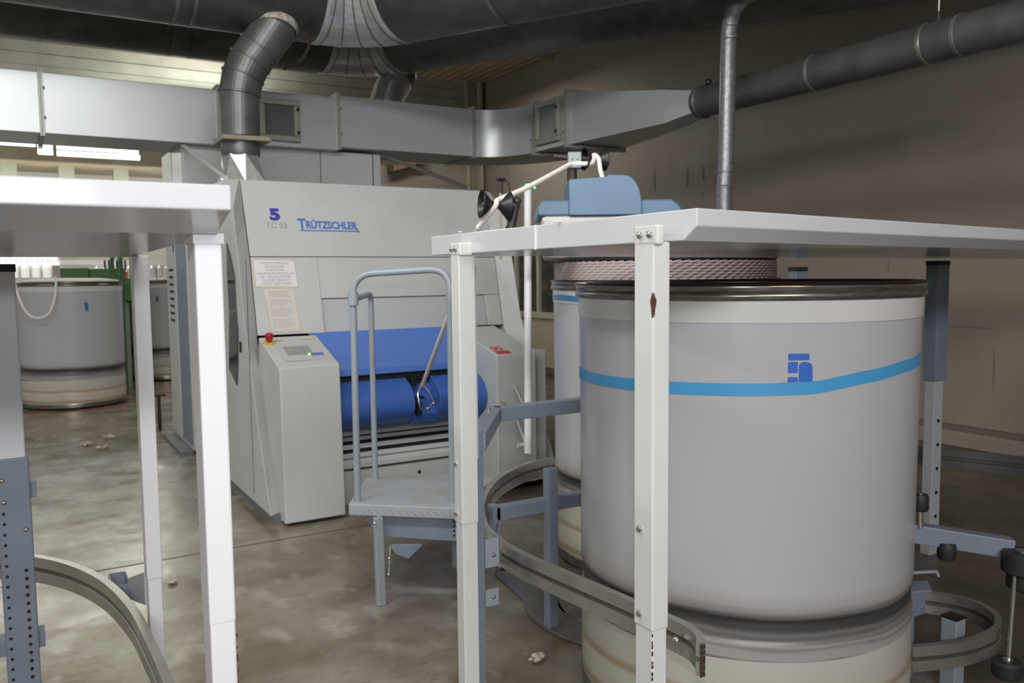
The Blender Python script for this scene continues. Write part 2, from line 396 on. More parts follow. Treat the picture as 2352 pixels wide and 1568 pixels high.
struct(backwall())
struct(MB().box((2.75, 10.86, 0), (6.0, 10.98, 2.90)).build('wall_back_lower', wall_m, smooth=False))
struct(MB().box((-9, 10.78, 2.865), (2.75, 11.0, 2.925)).build('trim_1', mat('bulkhead_trim', (0.55, 0.55, 0.55), 0.4), smooth=False))
struct(MB().box((-9, 26, 0), (6.3, 26.2, 4.12)).build('wall_far', hallwall_m, smooth=False))
struct(MB().box((5.9, -4, 0), (6.0, 8.7, 0.115)).build('baseboard_right', wall_m, smooth=False, bevel=.01))
struct(MB().box((5.955, -4, 0.116), (6.0, 8.7, 0.15)).build('trim_2', mat('dirty_ledge', (0.16, 0.14, 0.11), 0.8), smooth=False))
struct(MB().box((5.90, 10.72, 0), (5.94, 10.85, 4.06)).box((5.72, 10.80, 0), (5.76, 10.86, 4.06)).build('trim_3', creamwall, smooth=False))
# joints cut in the concrete
j = MB()
for y in (4.07, 7.35): j.box((-6, y, 0.0003), (6, y+.012, 0.0008))
for x in (3.3,): j.box((x, -3, 0.0003), (x+.012, 10, 0.0008))
struct(j.build('floor_joints', mat('joint_filler', (0.09, 0.075, 0.055), 0.8), smooth=False))
# ceiling purlin lines
struct(MB().box((3.2, 9.0, 4.0), (6.0, 9.06, 4.05)).build('ceiling_purlin', creamwall, smooth=False))
# window in the right wall
w = MB()
Y0, Y1 = 8.55, 10.35
w.box((5.93, Y0, .72), (6.0, Y1, .80)).box((5.93, Y0, 1.60), (6.0, Y1, 1.68))
for y in (Y0, 9.25, 9.82, Y1-.06): w.box((5.932, y, .80), (5.998, y+.06, 1.60))
for y in (Y0, 9.25, 9.82, Y1-.06): w.box((5.95, y, 0.0), (5.998, y+.05, .72))
wf = struct(w.build('window_1', winframe, smooth=False))
MB().box((5.975, Y0+.05, .80), (5.985, Y1-.05, 1.60)).build('window_pane', winglass, wf, smooth=False)
MB().box((5.955, Y0+.04, .08), (5.975, Y1-.04, .71)).build('window_panel', creamwall, wf, smooth=False)
# peeled marks on the wall
for (y, z, w_, h_) in [(7.03, 2.29, .035, .26), (6.52, 2.27, .028, .20), (6.29, 2.28, .03, .19), (8.05, 2.33, .04, .10), (3.5, .88, .30, .014), (4.2, 1.33, .012, .09), (7.6, 2.12, .02, .10), (3.34, .58, .012, .30), (6.30, 2.08, .02, .06)]:
    pts = [(y+w_/2*math.cos(a)*(1+.25*math.sin(3*a+z*9)), z+h_/2*math.sin(a)*(1+.2*math.cos(2*a+y*7))) for a in [k*math.pi/7 for k in range(14)]]
    struct(MB().prism(pts, 'x', 5.9975, 5.9995).build('wall_peel', peel_m, smooth=False))
struct(MB().box((5.9985, 8.53, 3.0), (5.9998, 8.54, 4.05)).box((5.9985, 4.48, .2), (5.9998, 4.487, 4.05)).build('wall_seams', mat('seam_filler', (.31, .275, .21), .7), smooth=False))

# ================================================================== TABLE FRAMES
def hull_top(name, parent, A, B, C, D, zu, zt, ch, chz, m):
    """A near-left, B far-left, C far-right, D near-right; near edge chamfered underneath"""
    A, B, C, D = [Vector((*p, 0)) for p in (A, B, C, D)]
    nl = (B-A).normalized()*ch; nr = (C-D).normalized()*ch
    top = [A, B, C, D]
    v = [A+Vector((0, 0, zt)), B+Vector((0, 0, zt)), C+Vector((0, 0, zt)), D+Vector((0, 0, zt)),
         A+Vector((0, 0, chz)), D+Vector((0, 0, chz)), A+nl+Vector((0, 0, zu)), D+nr+Vector((0, 0, zu)), B+Vector((0, 0, zu)), C+Vector((0, 0, zu))]
    f = [(0, 3, 2, 1), (0, 4, 5, 3), (4, 6, 7, 5), (6, 8, 9, 7), (0, 1, 8, 6, 4), (3, 5, 7, 9, 2), (1, 2, 9, 8)]
    return MB().poly(v, f).build(name, m, parent, smooth=False, bevel=.0025)

ZU, ZT = 1.355, 1.409
under_w = mat('white_gloss_top', (0.60, 0.61, 0.64), 0.16, noise=((0.57, 0.58, 0.61), 3, 0.4, 0.7))
tr = thing('table_frame', (1.0, 1.1, 0), 'white steel table frame on square legs standing over the big plastic can', 'table frame')
top = hull_top('table_top', tr, (1.005, 1.068), (1.03, 2.17), (4.75, 2.56), (4.75, 1.62), ZU, ZT, .034, 1.379, under_w)
MB().box((1.0135, 1.595, ZU-.0005), (1.0175, 1.599, ZT+.0005)).build('panel_seam', white_lt, top, smooth=False)
def leg(parent, x0, y0, wx, wy, zj, ztop, m, m2, name='leg', inset=.002):
    o = MB().box((x0, y0, zj), (x0+wx, y0+wy, ztop)).build(name, m, parent, smooth=False, bevel=.003)
    l = MB().box((x0+inset, y0+inset, 0.0), (x0+wx-inset, y0+wy-inset, zj+.01)).build('lower_leg', m2, o, smooth=False, bevel=.003)
    return o
L1 = leg(tr, .968, 1.137, .039, .053, .648, ZU-.001, white, white)
MB().box((.9668, 1.124, 1.349), (.9825, 1.190, 1.384)).box((.969, 1.1375, ZU-.03), (1.0045, 1.189, ZU-.001)).build('mounting_plate', white, L1, smooth=False, bevel=.004)
bolt(L1, (.9665, 1.171, 1.367), (-1, 0, 0), .0068); bolt(L1, (.9665, 1.144, 1.367), (-1, 0, 0), .0068)
bolt(L1, (.968, 1.172, .832), (-1, 0, 0), .0068); bolt(L1, (.968, 1.172, .672), (-1, 0, 0), .0068)
# rust damage on the leg corner and chipped paint lower down
g = MB()
pf = [(.006*math.cos(t)*(1+.35*math.sin(3*t)), 1.243+.020*math.sin(t)*(1+.15*math.cos(4*t))) for t in [k*math.pi/9 for k in range(18)]]
g.prism([(1.1385-x_*.8, z_) for x_, z_ in pf], 'x', .9674, .9686)
g.prism([(.9685+abs(x_)*.9+.0003, z_) for x_, z_ in pf[:6]+pf[13:]], 'y', 1.1364, 1.1376)
g.build('rust_patch', rust, L1, smooth=False)
g = MB()
rnd = random.Random(3)
for k in range(16):
    z = .64-.012*k - rnd.random()*.006; hh = .002+rnd.random()*.006
    g.box((.9690, 1.1380, z), (.9705+rnd.random()*.0016, 1.1398, z+hh))
g.build('paint_chips', rust, L1, smooth=False)
L2 = leg(tr, .991, 1.928, .049, .045, .640, ZU-.001, white, white)
MB().box((.9898, 1.918, 1.349), (1.028, 1.975, 1.383)).build('mounting_plate', white, L2, smooth=False, bevel=.004)
bolt(L2, (.9895, 1.962, 1.366), (-1, 0, 0), .0068); bolt(L2, (.9895, 1.940, 1.366), (-1, 0, 0), .0068)
for z in (.80, .665): bolt(L2, (.991, 1.961, z), (-1, 0, 0), .0075)
# grey post behind the second leg
ob = MB().box((1.045, 1.975, .80), (1.068, 2.00, ZU-.03)).build('inner_strip', machine2, tr, smooth=False)
# lint specks on top of the table
for i, (px, py, s, lb) in enumerate([(1.53, 1.22, .008, 'white lint speck on the front edge of the right table, leftmost of two close ones'), (1.65, 1.24, .006, 'white lint speck on the front edge of the right table, rightmost of two close ones'), (2.5, 1.36, .006, 'lone lint speck far right on the front edge of the right table'), (1.012, 1.5, .006, 'lint speck on the side edge of the right table below the lower black spool'), (1.008, 1.95, .005, 'lint speck on the side edge of the right table near its far leg')]):
    m = MB()
    for k in range(4): m.sphere((px+rnd.uniform(-s, s), py+rnd.uniform(-s, s), ZT+s*.4), s*.6, (1, 1, .6), 5)
    tag(m.build('lint_speck', cotton), lb, 'lint', 'lint specks on the table top')
# far right legs (blue-grey telescopic)
def telescopic(parent, x, y, w_, d_, zlow, zjoint, ztop, inner=None, name='leg'):
    o = MB().box((x, y, zjoint), (x+w_, y+d_, ztop)).build(name, bluegrey, parent, smooth=False, bevel=.004)
    MB().box((x+.006, y+.006, zlow), (x+w_-.012, y+d_-.006, zjoint+.02)).build('inner_tube', inner or railgrey, o, smooth=False, bevel=.003)
    MB().box((x-.001, y-.001, ztop-.02), (x+w_+.001, y+d_+.001, ztop)).build('black_cap', blackm, o, smooth=False)
    return o
fl = telescopic(tr, 3.525, 2.22, .085, .06, 0.0, .80, 1.34, machine2)
for k in range(7): MB().cyl((3.565, 2.226, .62-.11*k), (3.565, 2.222, .62-.11*k), .008, n=10).build('bolt_hole', dark, fl)

tl = thing('table_frame', (0.2, 1.1, 0), 'white steel table frame at the left edge, brightly lit front edge and plain corner leg', 'table frame')
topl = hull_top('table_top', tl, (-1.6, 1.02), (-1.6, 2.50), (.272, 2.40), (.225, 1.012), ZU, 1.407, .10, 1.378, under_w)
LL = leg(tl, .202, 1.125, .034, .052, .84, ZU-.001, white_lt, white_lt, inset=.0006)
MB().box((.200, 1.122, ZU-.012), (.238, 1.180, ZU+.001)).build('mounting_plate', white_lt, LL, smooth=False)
g = MB()
for k in range(26):
    z = .82-.016*k - rnd.random()*.008; hh = .002+rnd.random()*.006
    g.box((.2352, 1.1242, z), (.2368, 1.1262+rnd.random()*.002, z+hh))
g.build('paint_chips', rust, LL, smooth=False)
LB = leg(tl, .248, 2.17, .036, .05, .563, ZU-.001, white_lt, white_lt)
MB().hexa([(.232, 2.40, .445), (.25, 2.21, .488), (.25, 2.21, .572), (.232, 2.40, .500)], [(.226, 2.40, .445), (.246, 2.21, .488), (.246, 2.21, .572), (.226, 2.40, .500)]).build('bracket', machine2, LB, smooth=False)
MB().box((.188, 2.385, .445), (.191, 2.50, .490)).box((.229, 2.385, .445), (.232, 2.50, .490)).box((.191, 2.385, .445), (.229, 2.389, .490)).box((.191, 2.496, .445), (.229, 2.50, .490)).build('clamp_channel', bluegrey, LB, smooth=False)
# grey perforated post at the left frame edge
gl = thing('perforated_post', (-0.02, 2.35, 0), 'blue-grey perforated steel post with a pale upper sleeve at the left picture edge', 'post')
MB().box((-.052, 2.30, .872), (.008, 2.36, 1.335)).build('upper_sleeve', mat('pale_lilac_grey', (.64, .65, .70), .35), gl, smooth=False, bevel=.004)
MB().box((-.056, 2.295, 0.0), (.014, 2.365, .875)).build('post_tube', bluegrey, gl, smooth=False, bevel=.004)
MB().box((-.054, 2.297, 1.318), (.010, 2.362, 1.336)).build('black_cap', blackm, gl, smooth=False)
g = MB()
for k in range(28): g.cyl((-.004, 2.2945, .60-.0205*k), (-.004, 2.2935, .60-.0205*k), .0042, n=10)
for k in range(28): g.cyl((-.044, 2.2945, .77-.0255*k), (-.044, 2.2935, .77-.0255*k), .0036, n=10)
struct(g.build('bolt_holes', dark, gl, smooth=False), 'stuff')
for (x, z) in [(-.0435, .825), (-.042, .772), (.0, .700)]: bolt(gl, (x, 2.295, z), (0, -1, 0), .006)
for z in (.79, .415): MB().box((.014, 2.31, z-.018), (.028, 2.35, z+.022)).build('side_tab', bluegrey, gl, smooth=False)
MB().box((-.50, 2.30, .395), (-.056, 2.35, .435)).build('cross_bar', bluegrey, gl, smooth=False)

# ================================================================== GUIDE RAILS
def rail(name, pts, label, h=.075, t=.020, m=alu, n=8, parent_z=0):
    path = smooth_path(pts, n)
    o = thing(name, (pts[-1][0], pts[-1][1], 0), label, 'guide rail')
    ht = h/2
    prof = [(-t/2, 0), (-t/2, -h), (t/2, -h), (t/2, -h*.60), (t*.22, -h*.57), (t*.22, -h*.43), (t/2, -h*.40), (t/2, 0)]
    prof2 = [(-a, b) for a, b in prof]
    full = [(-t/2, 0), (-t/2, -h*.40), (-t*.15, -h*.44), (-t*.15, -h*.56), (-t/2, -h*.60), (-t/2, -h), (t/2, -h), (t/2, -h*.60), (t*.15, -h*.56), (t*.15, -h*.44), (t/2, -h*.40), (t/2, 0)]
    bd_ = MB().sweep(path, full).build('rail_body', m, o, angle=25)
    for sg in (-1, 1):
        q0, q1 = sorted((sg*t*.15, sg*t*.34))
        MB().sweep(path, [(q0, -h*.555), (q1, -h*.572), (q1, -h*.428), (q0, -h*.445)]).build('groove_shade_strip', alu_in, o, angle=25)  # dark strip added in each groove, groove shade put into its colour
    return o, path
rr_, pth = rail('guide_rail', [(1.243, 1.300, .5), (1.268, 1.330, .5), (1.284, 1.385, .5), (1.276, 1.50, .5), (1.262, 1.65, .5), (1.240, 1.85, .5), (1.226, 2.03, .5), (1.238, 2.18, .5), (1.283, 2.345, .5), (1.41, 2.58, .5), (1.60, 2.81, .5), (1.82, 2.965, .5), (2.0, 3.01, .5)],
               'curved aluminium guide rail in front of the big can, with a cut hollow end')
g = MB()
for z0, z1 in [(.426, .437), (.440, .452), (.455, .472), (.475, .485), (.488, .498)]: g.box((1.2360, 1.2925, z0), (1.2500, 1.2945, z1))
g.build('hollow_end', mat('hollow_dark', (0.06, 0.035, 0.03), 0.6), rr_, smooth=False)
for (x, y) in [(1.2755, 1.40), (1.218, 2.14)]: bolt(rr_, (x-.012, y, .462), (-1, -.2, 0), .009)
ra, _ = rail('guide_rail', [(-.30, 2.93, .5), (-.069, 2.831, .5), (.071, 2.675, .5), (.165, 2.452, .5), (.211, 2.195, .5), (.224, 1.955, .5), (.228, 1.725, .5), (.228, 1.40, .5)],
             'curved aluminium guide rail passing in front of the perforated post at lower left')
rb, _ = rail('guide_rail', [(3.3, 2.62, .47), (3.60, 2.40, .47), (3.72, 2.20, .47), (3.82, 1.95, .47), (3.86, 1.6, .47)], 'dark guide rail at the far right below the cream wall', m=aludk, h=.085)
rc, _ = rail('guide_rail', [(2.205, 1.437, .205), (2.30, 1.400, .205), (2.40, 1.375, .205), (2.53, 1.378, .205), (2.63, 1.425, .205), (2.685, 1.505, .205), (2.68, 1.59, .205), (2.64, 1.66, .205), (2.56, 1.78, .205), (2.48, 1.92, .205)],
             'small U-shaped aluminium guide rail near the floor right of the big can', h=.075)
for i, (x, y) in enumerate([(2.615, 1.69), (2.58, 1.75)]): bolt(rc, (x, y-.012, .172), (-.6, -.8, 0), .006)

# ================================================================== SLIVER CANS
def can(cx, cy, label, group=None, tape_m=None, tape_pts=None, name='sliver_can', simple=False):
    c = thing(name, (cx, cy, 0), label, 'can', group)
    O = (cx, cy, 0); n = 128 if not simple else 72
    MB().lathe(O, [(.497, .42), (.4985, .80), (.500, 1.17), (.492, 1.17), (.49, .42)], n).build('can_body', canw, c)
    MB().lathe(O, [(.5015, 1.17), (.5030, 1.172), (.504, 1.228), (.50, 1.229), (.49, 1.228), (.49, 1.17), (.5015, 1.17)], n).build('upper_band', canw2, c)
    MB().lathe(O, [(.500, 1.225), (.507, 1.227), (.5125, 1.233), (.5135, 1.240), (.511, 1.247), (.5075, 1.250), (.5105, 1.256), (.512, 1.262), (.511, 1.265), (.498, 1.265), (.494, 1.240), (.494, 1.225), (.500, 1.225)], n).build('steel_rim', rim_m, c, angle=60)
    MB().lathe(O, [(.508, 1.263), (.514, 1.2645), (.516, 1.268), (.513, 1.272), (.506, 1.273), (.499, 1.270), (.498, 1.262), (.508, 1.263)], n).build('rim_bead', rim_br, c, angle=60)
    MB().lathe(O, [(.497, .42), (.4968, .405), (.492, .402), (.489, .392), (.4895, .372), (.492, .362), (.489, .352), (.489, .345), (.47, .345), (.47, .42), (.497, .42)], n).build('scuffed_groove', canband, c, angle=60)
    MB().lathe(O, [(.489, .346), (.4955, .335), (.4965, .318), (.494, .30), (.495, .292), (.47, .292), (.47, .346), (.489, .346)], n).build('scuffed_band', canscuff, c, angle=60)
    MB().lathe(O, [(.495, .293), (.496, .20), (.4945, .19), (.496, .18), (.495, .06), (.47, .06), (.47, .293), (.495, .293)], n).build('lower_body', cancream, c)
    MB().lathe(O, [(.495, .06), (.497, .05), (.496, .02), (.46, .02), (.46, .06), (.495, .06)], n).build('steel_foot', rim_m, c)
    MB().lathe(O, [(0.0005, .9), (.47, .9), (.485, 1.0), (.485, .5)], 48).build('inner_plate', canw2, c)
    return c
c1 = can(1.93, 1.85, 'large translucent plastic can with a stencilled five and sagging blue tape, right foreground')
def tape_band(parent, c, R, pts, width, m, name='tape'):
    """strip of tape around the can: list of (angle deg, z of upper edge)"""
    mb = MB(); rows = []
    A = [p[0] for p in pts]
    a = A[0]
    N = 90
    for k in range(N+1):
        a = A[0]+(A[-1]-A[0])*k/N
        for i in range(len(pts)-1):
            if pts[i][0] <= a <= pts[i+1][0]+1e-6: break
        t = (a-pts[i][0])/(pts[i+1][0]-pts[i][0]); t = t*t*(3-2*t)*.5+t*.5
        z = pts[i][1]*(1-t)+pts[i+1][1]*t
        w_ = width+(.004*math.sin(k*2.3) if k in (0, N) else 0)
        ca, sa = math.cos(math.radians(a)), math.sin(math.radians(a))
        rows.append([mb.b.verts.new((c[0]+r*ca, c[1]+r*sa, zz)) for r, zz in ((R-.001, z), (R+.001, z), (R+.001, z-w_), (R-.001, z-w_))])
    for i in range(N):
        for q in range(4): mb.b.faces.new((rows[i][q], rows[i][(q+1) % 4], rows[i+1][(q+1) % 4], rows[i+1][q]))
    mb.b.faces.new(rows[0]); mb.b.faces.new(rows[-1][::-1])
    return mb.build(name, m, parent)
tape_band(c1, (1.93, 1.85), .5005, [(-230, 1.00), (-203, 1.012), (-193, 1.012), (-166, 1.014), (-136, 1.019), (-117, 1.024), (-97, 1.047), (-80, 1.062), (-62, 1.072)], .032, tape)
def curved_patch(parent, c, R, rects, m, name, thick=.0008):
    mb = MB()
    for (a0, a1, z0, z1, rad) in rects:
        n = 8; pts = []
        # rounded rectangle in (a,z) space; rad is a list of corner flags
        aw = a1-a0; zh = z1-z0
        base = [(a0, z0), (a1, z0), (a1, z1), (a0, z1)]
        pts = []
        for ci, (pa, pz) in enumerate(base):
            r = rad[ci]
            ra = r/(R*math.pi/180)
            sx = 1 if ci in (1, 2) else -1; sz = 1 if ci >= 2 else -1
            ca, cz = pa-sx*ra, pz-sz*r
            st = [180, 270, 0, 90][ci]
            for k in range(5):
                t = math.radians(st+90*k/4); pts.append((ca+ra*math.cos(t), cz+r*math.sin(t)))
        rr = R+thick
        vs = [mb.b.verts.new((c[0]+rr*math.cos(math.radians(a)), c[1]+rr*math.sin(math.radians(a)), z)) for a, z in pts]
        vi = [mb.b.verts.new((c[0]+(R-.002)*math.cos(math.radians(a)), c[1]+(R-.002)*math.sin(math.radians(a)), z)) for a, z in pts]
        mb.b.faces.new(vs)
        for i in range(len(vs)): mb.b.faces.new((vs[i], vs[(i+1) % len(vs)], vi[(i+1) % len(vs)], vi[i]))
    return mb.build(name, m, parent, smooth=False)
curved_patch(c1, (1.93, 1.85), .4998, [(-123.2, -117.1, 1.078, 1.095, [.004]*4), (-123.2, -120.4, 1.046, 1.0745, [.003]*4), (-123.2, -120.4, 1.018, 1.036, [.003]*4), (-120.1, -116.1, 1.018, 1.074, [.003, .003, .016, .012])], stencil, 'stencilled_number')
curved_patch(c1, (1.93, 1.85), .4998, [(-157, -149, 1.136, 1.141, [.002]*4)], mat('old_glue_stain', (0.50, 0.42, 0.30), .6), 'stain')
c2 = can(2.56, 2.94, 'plastic can heaped with cotton behind the big can, blue tape below its rim')
tape_band(c2, (2.56, 2.94), .5045, [(-225, 1.205), (-190, 1.208), (-160, 1.20), (-120, 1.19), (-60, 1.19)], .024, tape_shaded)
# cotton coils in the back can
m = MB()
for k in range(7):
    z = 1.272+.0115*k
    for j_ in range(80):
        a = 2*math.pi*(j_+.5*k)/80
        m.tube([(2.56+.488*math.cos(a-.05), 2.94+.488*math.sin(a-.05), z-.003), (2.56+.493*math.cos(a), 2.94+.493*math.sin(a), z), (2.56+.488*math.cos(a+.06), 2.94+.488*math.sin(a+.06), z+.006)], .0062, 5)
m.lathe((2.56, 2.94, 0), [(.001, 1.345), (.48, 1.345), (.487, 1.30), (.487, 1.265), (.487, 1.2), (.4, 1.1)], 48)
tag(m.build('cotton_pile', pinkc), 'pinkish coiled cotton sliver rising above the rim of the rear can', 'cotton')

# turntable under the rear can
tt = thing('turntable', (2.11, 2.50, 0), 'grey steel turntable disc on the floor between the two near cans', 'turntable')
MB().lathe((2.11, 2.50, 0), [(.0005, .018), (.355, .018), (.36, .012), (.37, .012), (.375, .018), (.495, .012), (.50, .008), (.498, .001), (.0005, .001)], 96).build('disc', turn_m, tt)
MB().hexa([(1.69, 2.78, .0), (1.75, 2.55, .0), (2.0, 2.8, .0), (1.93, 3.12, .0), (1.80, 3.17, 0), (1.735, 3.08, 0)], [(1.69, 2.78, .012), (1.75, 2.55, .012), (2.0, 2.8, .012), (1.93, 3.12, .012), (1.80, 3.17, .012), (1.735, 3.08, .012)]).build('base_plate', mat('base_plate_grey', (0.10, 0.11, 0.13), .5), tt, smooth=False, bevel=.003)
for (x, y) in [(1.79, 3.09), (1.83, 3.04)]: MB().cyl((x, y, .0121), (x, y, .0132), .017, n=16).build('bolt_hole', dark, tt)

# ================================================================== CARDING MACHINE
cm = thing('carding_machine', (2.0, 4.3, 0), 'big grey-white textile carding machine with blue lower covers in the middle', 'machine')
XL, XR = 1.10, 2.90
prof_o = [(4.315, .05), (4.537, .517), (4.70, .93), (4.745, 1.025), (4.87, 1.49), (4.925, 1.70), (5.14, 1.872)]
prof_i = [(4.40, .05), (4.640, .50), (4.79, .88), (4.828, .962), (4.935, 1.415), (5.02, 1.62), (5.12, 1.876)]
def side(xo, xi, name):
    m = MB()
    n = len(prof_o)
    o = [m.b.verts.new((xo, y, z)) for y, z in prof_o]; i = [m.b.verts.new((xi, y, z)) for y, z in prof_i]
    ob = [m.b.verts.new((xo, 6.38, .05)), m.b.verts.new((xo, 6.38, 1.90))]; ib = [m.b.verts.new((xi, 6.38, .05)), m.b.verts.new((xi, 6.38, 1.90))]
    for k in range(n-1): m.b.faces.new((o[k], o[k+1], i[k+1], i[k]))
    m.b.faces.new(o+[ob[1], ob[0]]); m.b.faces.new(i+[ib[1], ib[0]])
    m.b.faces.new((o[-1], ob[1], ib[1], i[-1])); m.b.faces.new((ob[0], ob[1], ib[1], ib[0])); m.b.faces.new((o[0], ob[0], ib[0], i[0]))
    return m.build(name, machine, cm, smooth=False, bevel=.006)
sl = side(XL, 1.186, 'side_panel')
sr = side(XR, 2.815, 'side_panel')
MB().box((1.115, 4.335, 0.0), (1.19, 6.38, .05)).build('kick_strip', kick, cm, smooth=False)
MB().box((2.81, 4.335, 0.0), (2.89, 6.38, .05)).build('kick_strip', kick, cm, smooth=False)
MB().box((1.0985, 4.66, .10), (1.1005, 4.664, 1.40)).box((1.0985, 5.62, .06), (1.1005, 5.626, 1.86)).box((1.0985, 5.08, 1.705), (1.1005, 5.14, 1.709)).build('door_seam', dark, sl, smooth=False)
MB().prism([(5.102, 1.50), (5.013, 1.414), (4.924, 1.286), (4.892, 1.016), (4.923, .816), (4.968, .672), (5.159, .754), (5.102, 1.088), (5.119, 1.334)], 'x', 1.0945, 1.099).build('side_window', tint, sl, smooth=False)
MB().box((1.092, 4.832, .875), (1.0995, 4.862, .935)).build('door_latch', dark, sl, smooth=False)
MB().box((1.0915, 4.858, .885), (1.0993, 4.875, .925)).build('latch_mark', yellow, sl, smooth=False)
XA, XB = 1.191, 2.811
def panel(name, x0, x1, pts, m, th=.03, parent=cm, bevel=.003):
    """front panel following (y,z) points, with depth behind"""
    back = [(y+th, z) for y, z in pts][::-1]
    return MB().prism(pts+back, 'x', x0, x1).build(name, m, parent, smooth=False, bevel=bevel)
up_ = panel('upper_cover', XA, XB, [(4.937, 1.418), (5.02, 1.64), (5.118, 1.876)], machine, .4)
MB().box((1.12, 5.15, 1.84), (2.88, 6.38, 1.878)).build('top_cover', machine, cm, smooth=False, bevel=.004)
panel('middle_cover', XA, 1.585, [(4.83, .965), (4.935, 1.414)], machine, .05)
panel('middle_cover', 1.587, XB, [(4.885, 1.168), (4.935, 1.414)], machine, .05)
panel('middle_cover', 2.705, XB, [(4.83, .965), (4.885, 1.166)], machine, .05)
panel('recessed_cover', 1.590, 2.702, [(4.850, .965), (4.898, 1.164)], machine2, .05)
MB().box((1.19, 5.0, .9), (2.81, 6.38, 1.5)).box((1.55, 5.05, .06), (2.75, 6.38, .9)).build('machine_core', dark, cm, smooth=False)
# text on the upper cover
P0 = Vector((1.0, 5.02, 1.64)); 
def on_cover(x, z):     # point on the slanted upper face
    if z >= 1.64: t = (z-1.64)/(1.876-1.64); y = 5.02+(5.118-5.02)*t
    else: t = (z-1.418)/(1.64-1.418); y = 4.937+(5.02-4.937)*t
    return Vector((x, y-.0012, z))
vd = Vector((0, 5.02-4.937, 1.64-1.418)).normalized()
text_mesh('T', .098, on_cover(1.494, 1.583), (1, 0, 0), vd, .0006, 'brand_lettering', logo, up_, width=.052, bold=.0022)
text_mesh('RÜTZSCHLER', .066, on_cover(1.545, 1.590), (1, 0, 0), vd, .0006, 'brand_lettering', logo, up_, width=.325, bold=.0022)
q = on_cover(1.505, 1.572)
MB().hexa([q+Vector((0, 0, 0)), q+Vector((.360, 0, 0)), q+Vector((.385, 0, .0))+vd*-.004, q+Vector((.352, 0, 0))+vd*.008, q+vd*.007], [p+Vector((0, .0015, 0)) for p in (q, q+Vector((.360, 0, 0)), q+Vector((.385, 0, 0))+vd*-.004, q+Vector((.352, 0, 0))+vd*.008, q+vd*.007)]).build('underline', logo, up_, smooth=False)
q = on_cover(1.862, 1.590)
MB().hexa([q, q+Vector((.024, 0, 0))+vd*-.022, q+Vector((.012, 0, 0))+vd*-.022, q+Vector((-.012, 0, 0))], [p+Vector((0, .0015, 0)) for p in (q, q+Vector((.024, 0, 0))+vd*-.022, q+Vector((.012, 0, 0))+vd*-.022, q+Vector((-.012, 0, 0)))]).build('letter_tail', logo, up_, smooth=False)
text_mesh('TC 03', .052, on_cover(1.303, 1.588), (1, 0, 0), vd, .0006, 'type_lettering', greyt, up_, width=.125, bold=.0006)
text_mesh('5', .100, on_cover(1.333, 1.638), (1, 0, 0), Vector((0, .098, .236)), .0006, 'machine_number', five_m, up_, width=.062, bold=.006)

# blue covers
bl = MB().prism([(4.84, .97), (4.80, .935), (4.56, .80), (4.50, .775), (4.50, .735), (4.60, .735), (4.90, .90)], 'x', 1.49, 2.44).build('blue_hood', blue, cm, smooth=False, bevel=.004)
MB().box((1.50, 4.52, .665), (2.44, 4.62, .738)).build('black_slot', dark, cm, smooth=False)
MB().box((1.50, 4.505, .690), (1.93, 4.53, .722)).box((2.03, 4.505, .690), (2.42, 4.53, .722)).build('slot_strip', mat('dark_steel_strip', (.03, .03, .035), .4, .5), cm, smooth=False)
def drum(x0, x1, nm):
    pts = []
    for k in range(15):
        a = math.radians(78+ (262-78)*k/14)
        pts.append((4.60+.235*math.cos(a)*1.0, .565+.15*math.sin(a)))
    pts = [(4.75, .70)]+pts+[(4.75, .42)]
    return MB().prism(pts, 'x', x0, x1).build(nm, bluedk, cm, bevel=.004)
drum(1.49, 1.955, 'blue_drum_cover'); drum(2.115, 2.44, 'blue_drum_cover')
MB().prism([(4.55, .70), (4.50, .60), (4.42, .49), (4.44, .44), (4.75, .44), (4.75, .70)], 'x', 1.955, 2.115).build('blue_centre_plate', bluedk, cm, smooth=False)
# sliver trumpet (chrome frame) in the centre
tp = MB()
tp.tube(fillet([(1.995, 4.385, .655), (1.97, 4.37, .62), (1.975, 4.36, .56), (1.99, 4.37, .525)], .012), .006, 8)
tp.tube(fillet([(2.02, 4.385, .66), (2.045, 4.37, .62), (2.065, 4.36, .565), (2.03, 4.365, .53)], .012), .005, 8)
tp.sphere((2.065, 4.36, .56), .012).sphere((2.03, 4.365, .532), .012).cyl((1.995, 4.39, .665), (2.02, 4.38, .655), .008)
tp.build('chrome_trumpet', bolt_m, cm)
MB().box((1.965, 4.45, .66), (2.0, 4.50, .72)).build('trumpet_bracket', black, cm)
MB().box((1.95, 4.40, .56), (1.98, 4.44, .60)).box((1.975, 4.39, .49), (2.005, 4.44, .565)).tube([(1.94, 4.38, .575), (1.99, 4.40, .60), (2.03, 4.42, .59)], .008).build('trumpet_clamp', black, cm)
# lower grate
MB().prism([(4.50, .435), (4.66, .425), (4.80, .45), (4.80, .47), (4.50, .47)], 'x', 1.49, 2.44).build('lower_plate', machine_side, cm, smooth=False)
def gy(z): return 4.50+(z-.245)*.82
for za, zb in ((.263, .286), (.306, .329), (.348, .366), (.374, .437)):
    MB().prism([(gy(za), za), (gy(zb), zb), (gy(zb)+.005, zb), (gy(za)+.005, za-.001)], 'x', 1.49, 2.44).build('grate_slat', machine, cm, smooth=False)
MB().prism([(gy(.20)+.02, .20), (gy(.44)+.02, .44), (gy(.44)+.06, .44), (gy(.20)+.06, .20)], 'x', 1.49, 2.44).build('grate_backing', dark, cm, smooth=False)
MB().prism([(4.49, .235), (4.50, .255), (4.56, .262), (4.56, .0), (4.49, .0)], 'x', 1.49, 2.44).build('base_panel', machine, cm, smooth=False, bevel=.004)
MB().cyl((2.025, 4.489, .135), (2.025, 4.487, .135), .011, n=16).build('panel_hole', dark, cm)
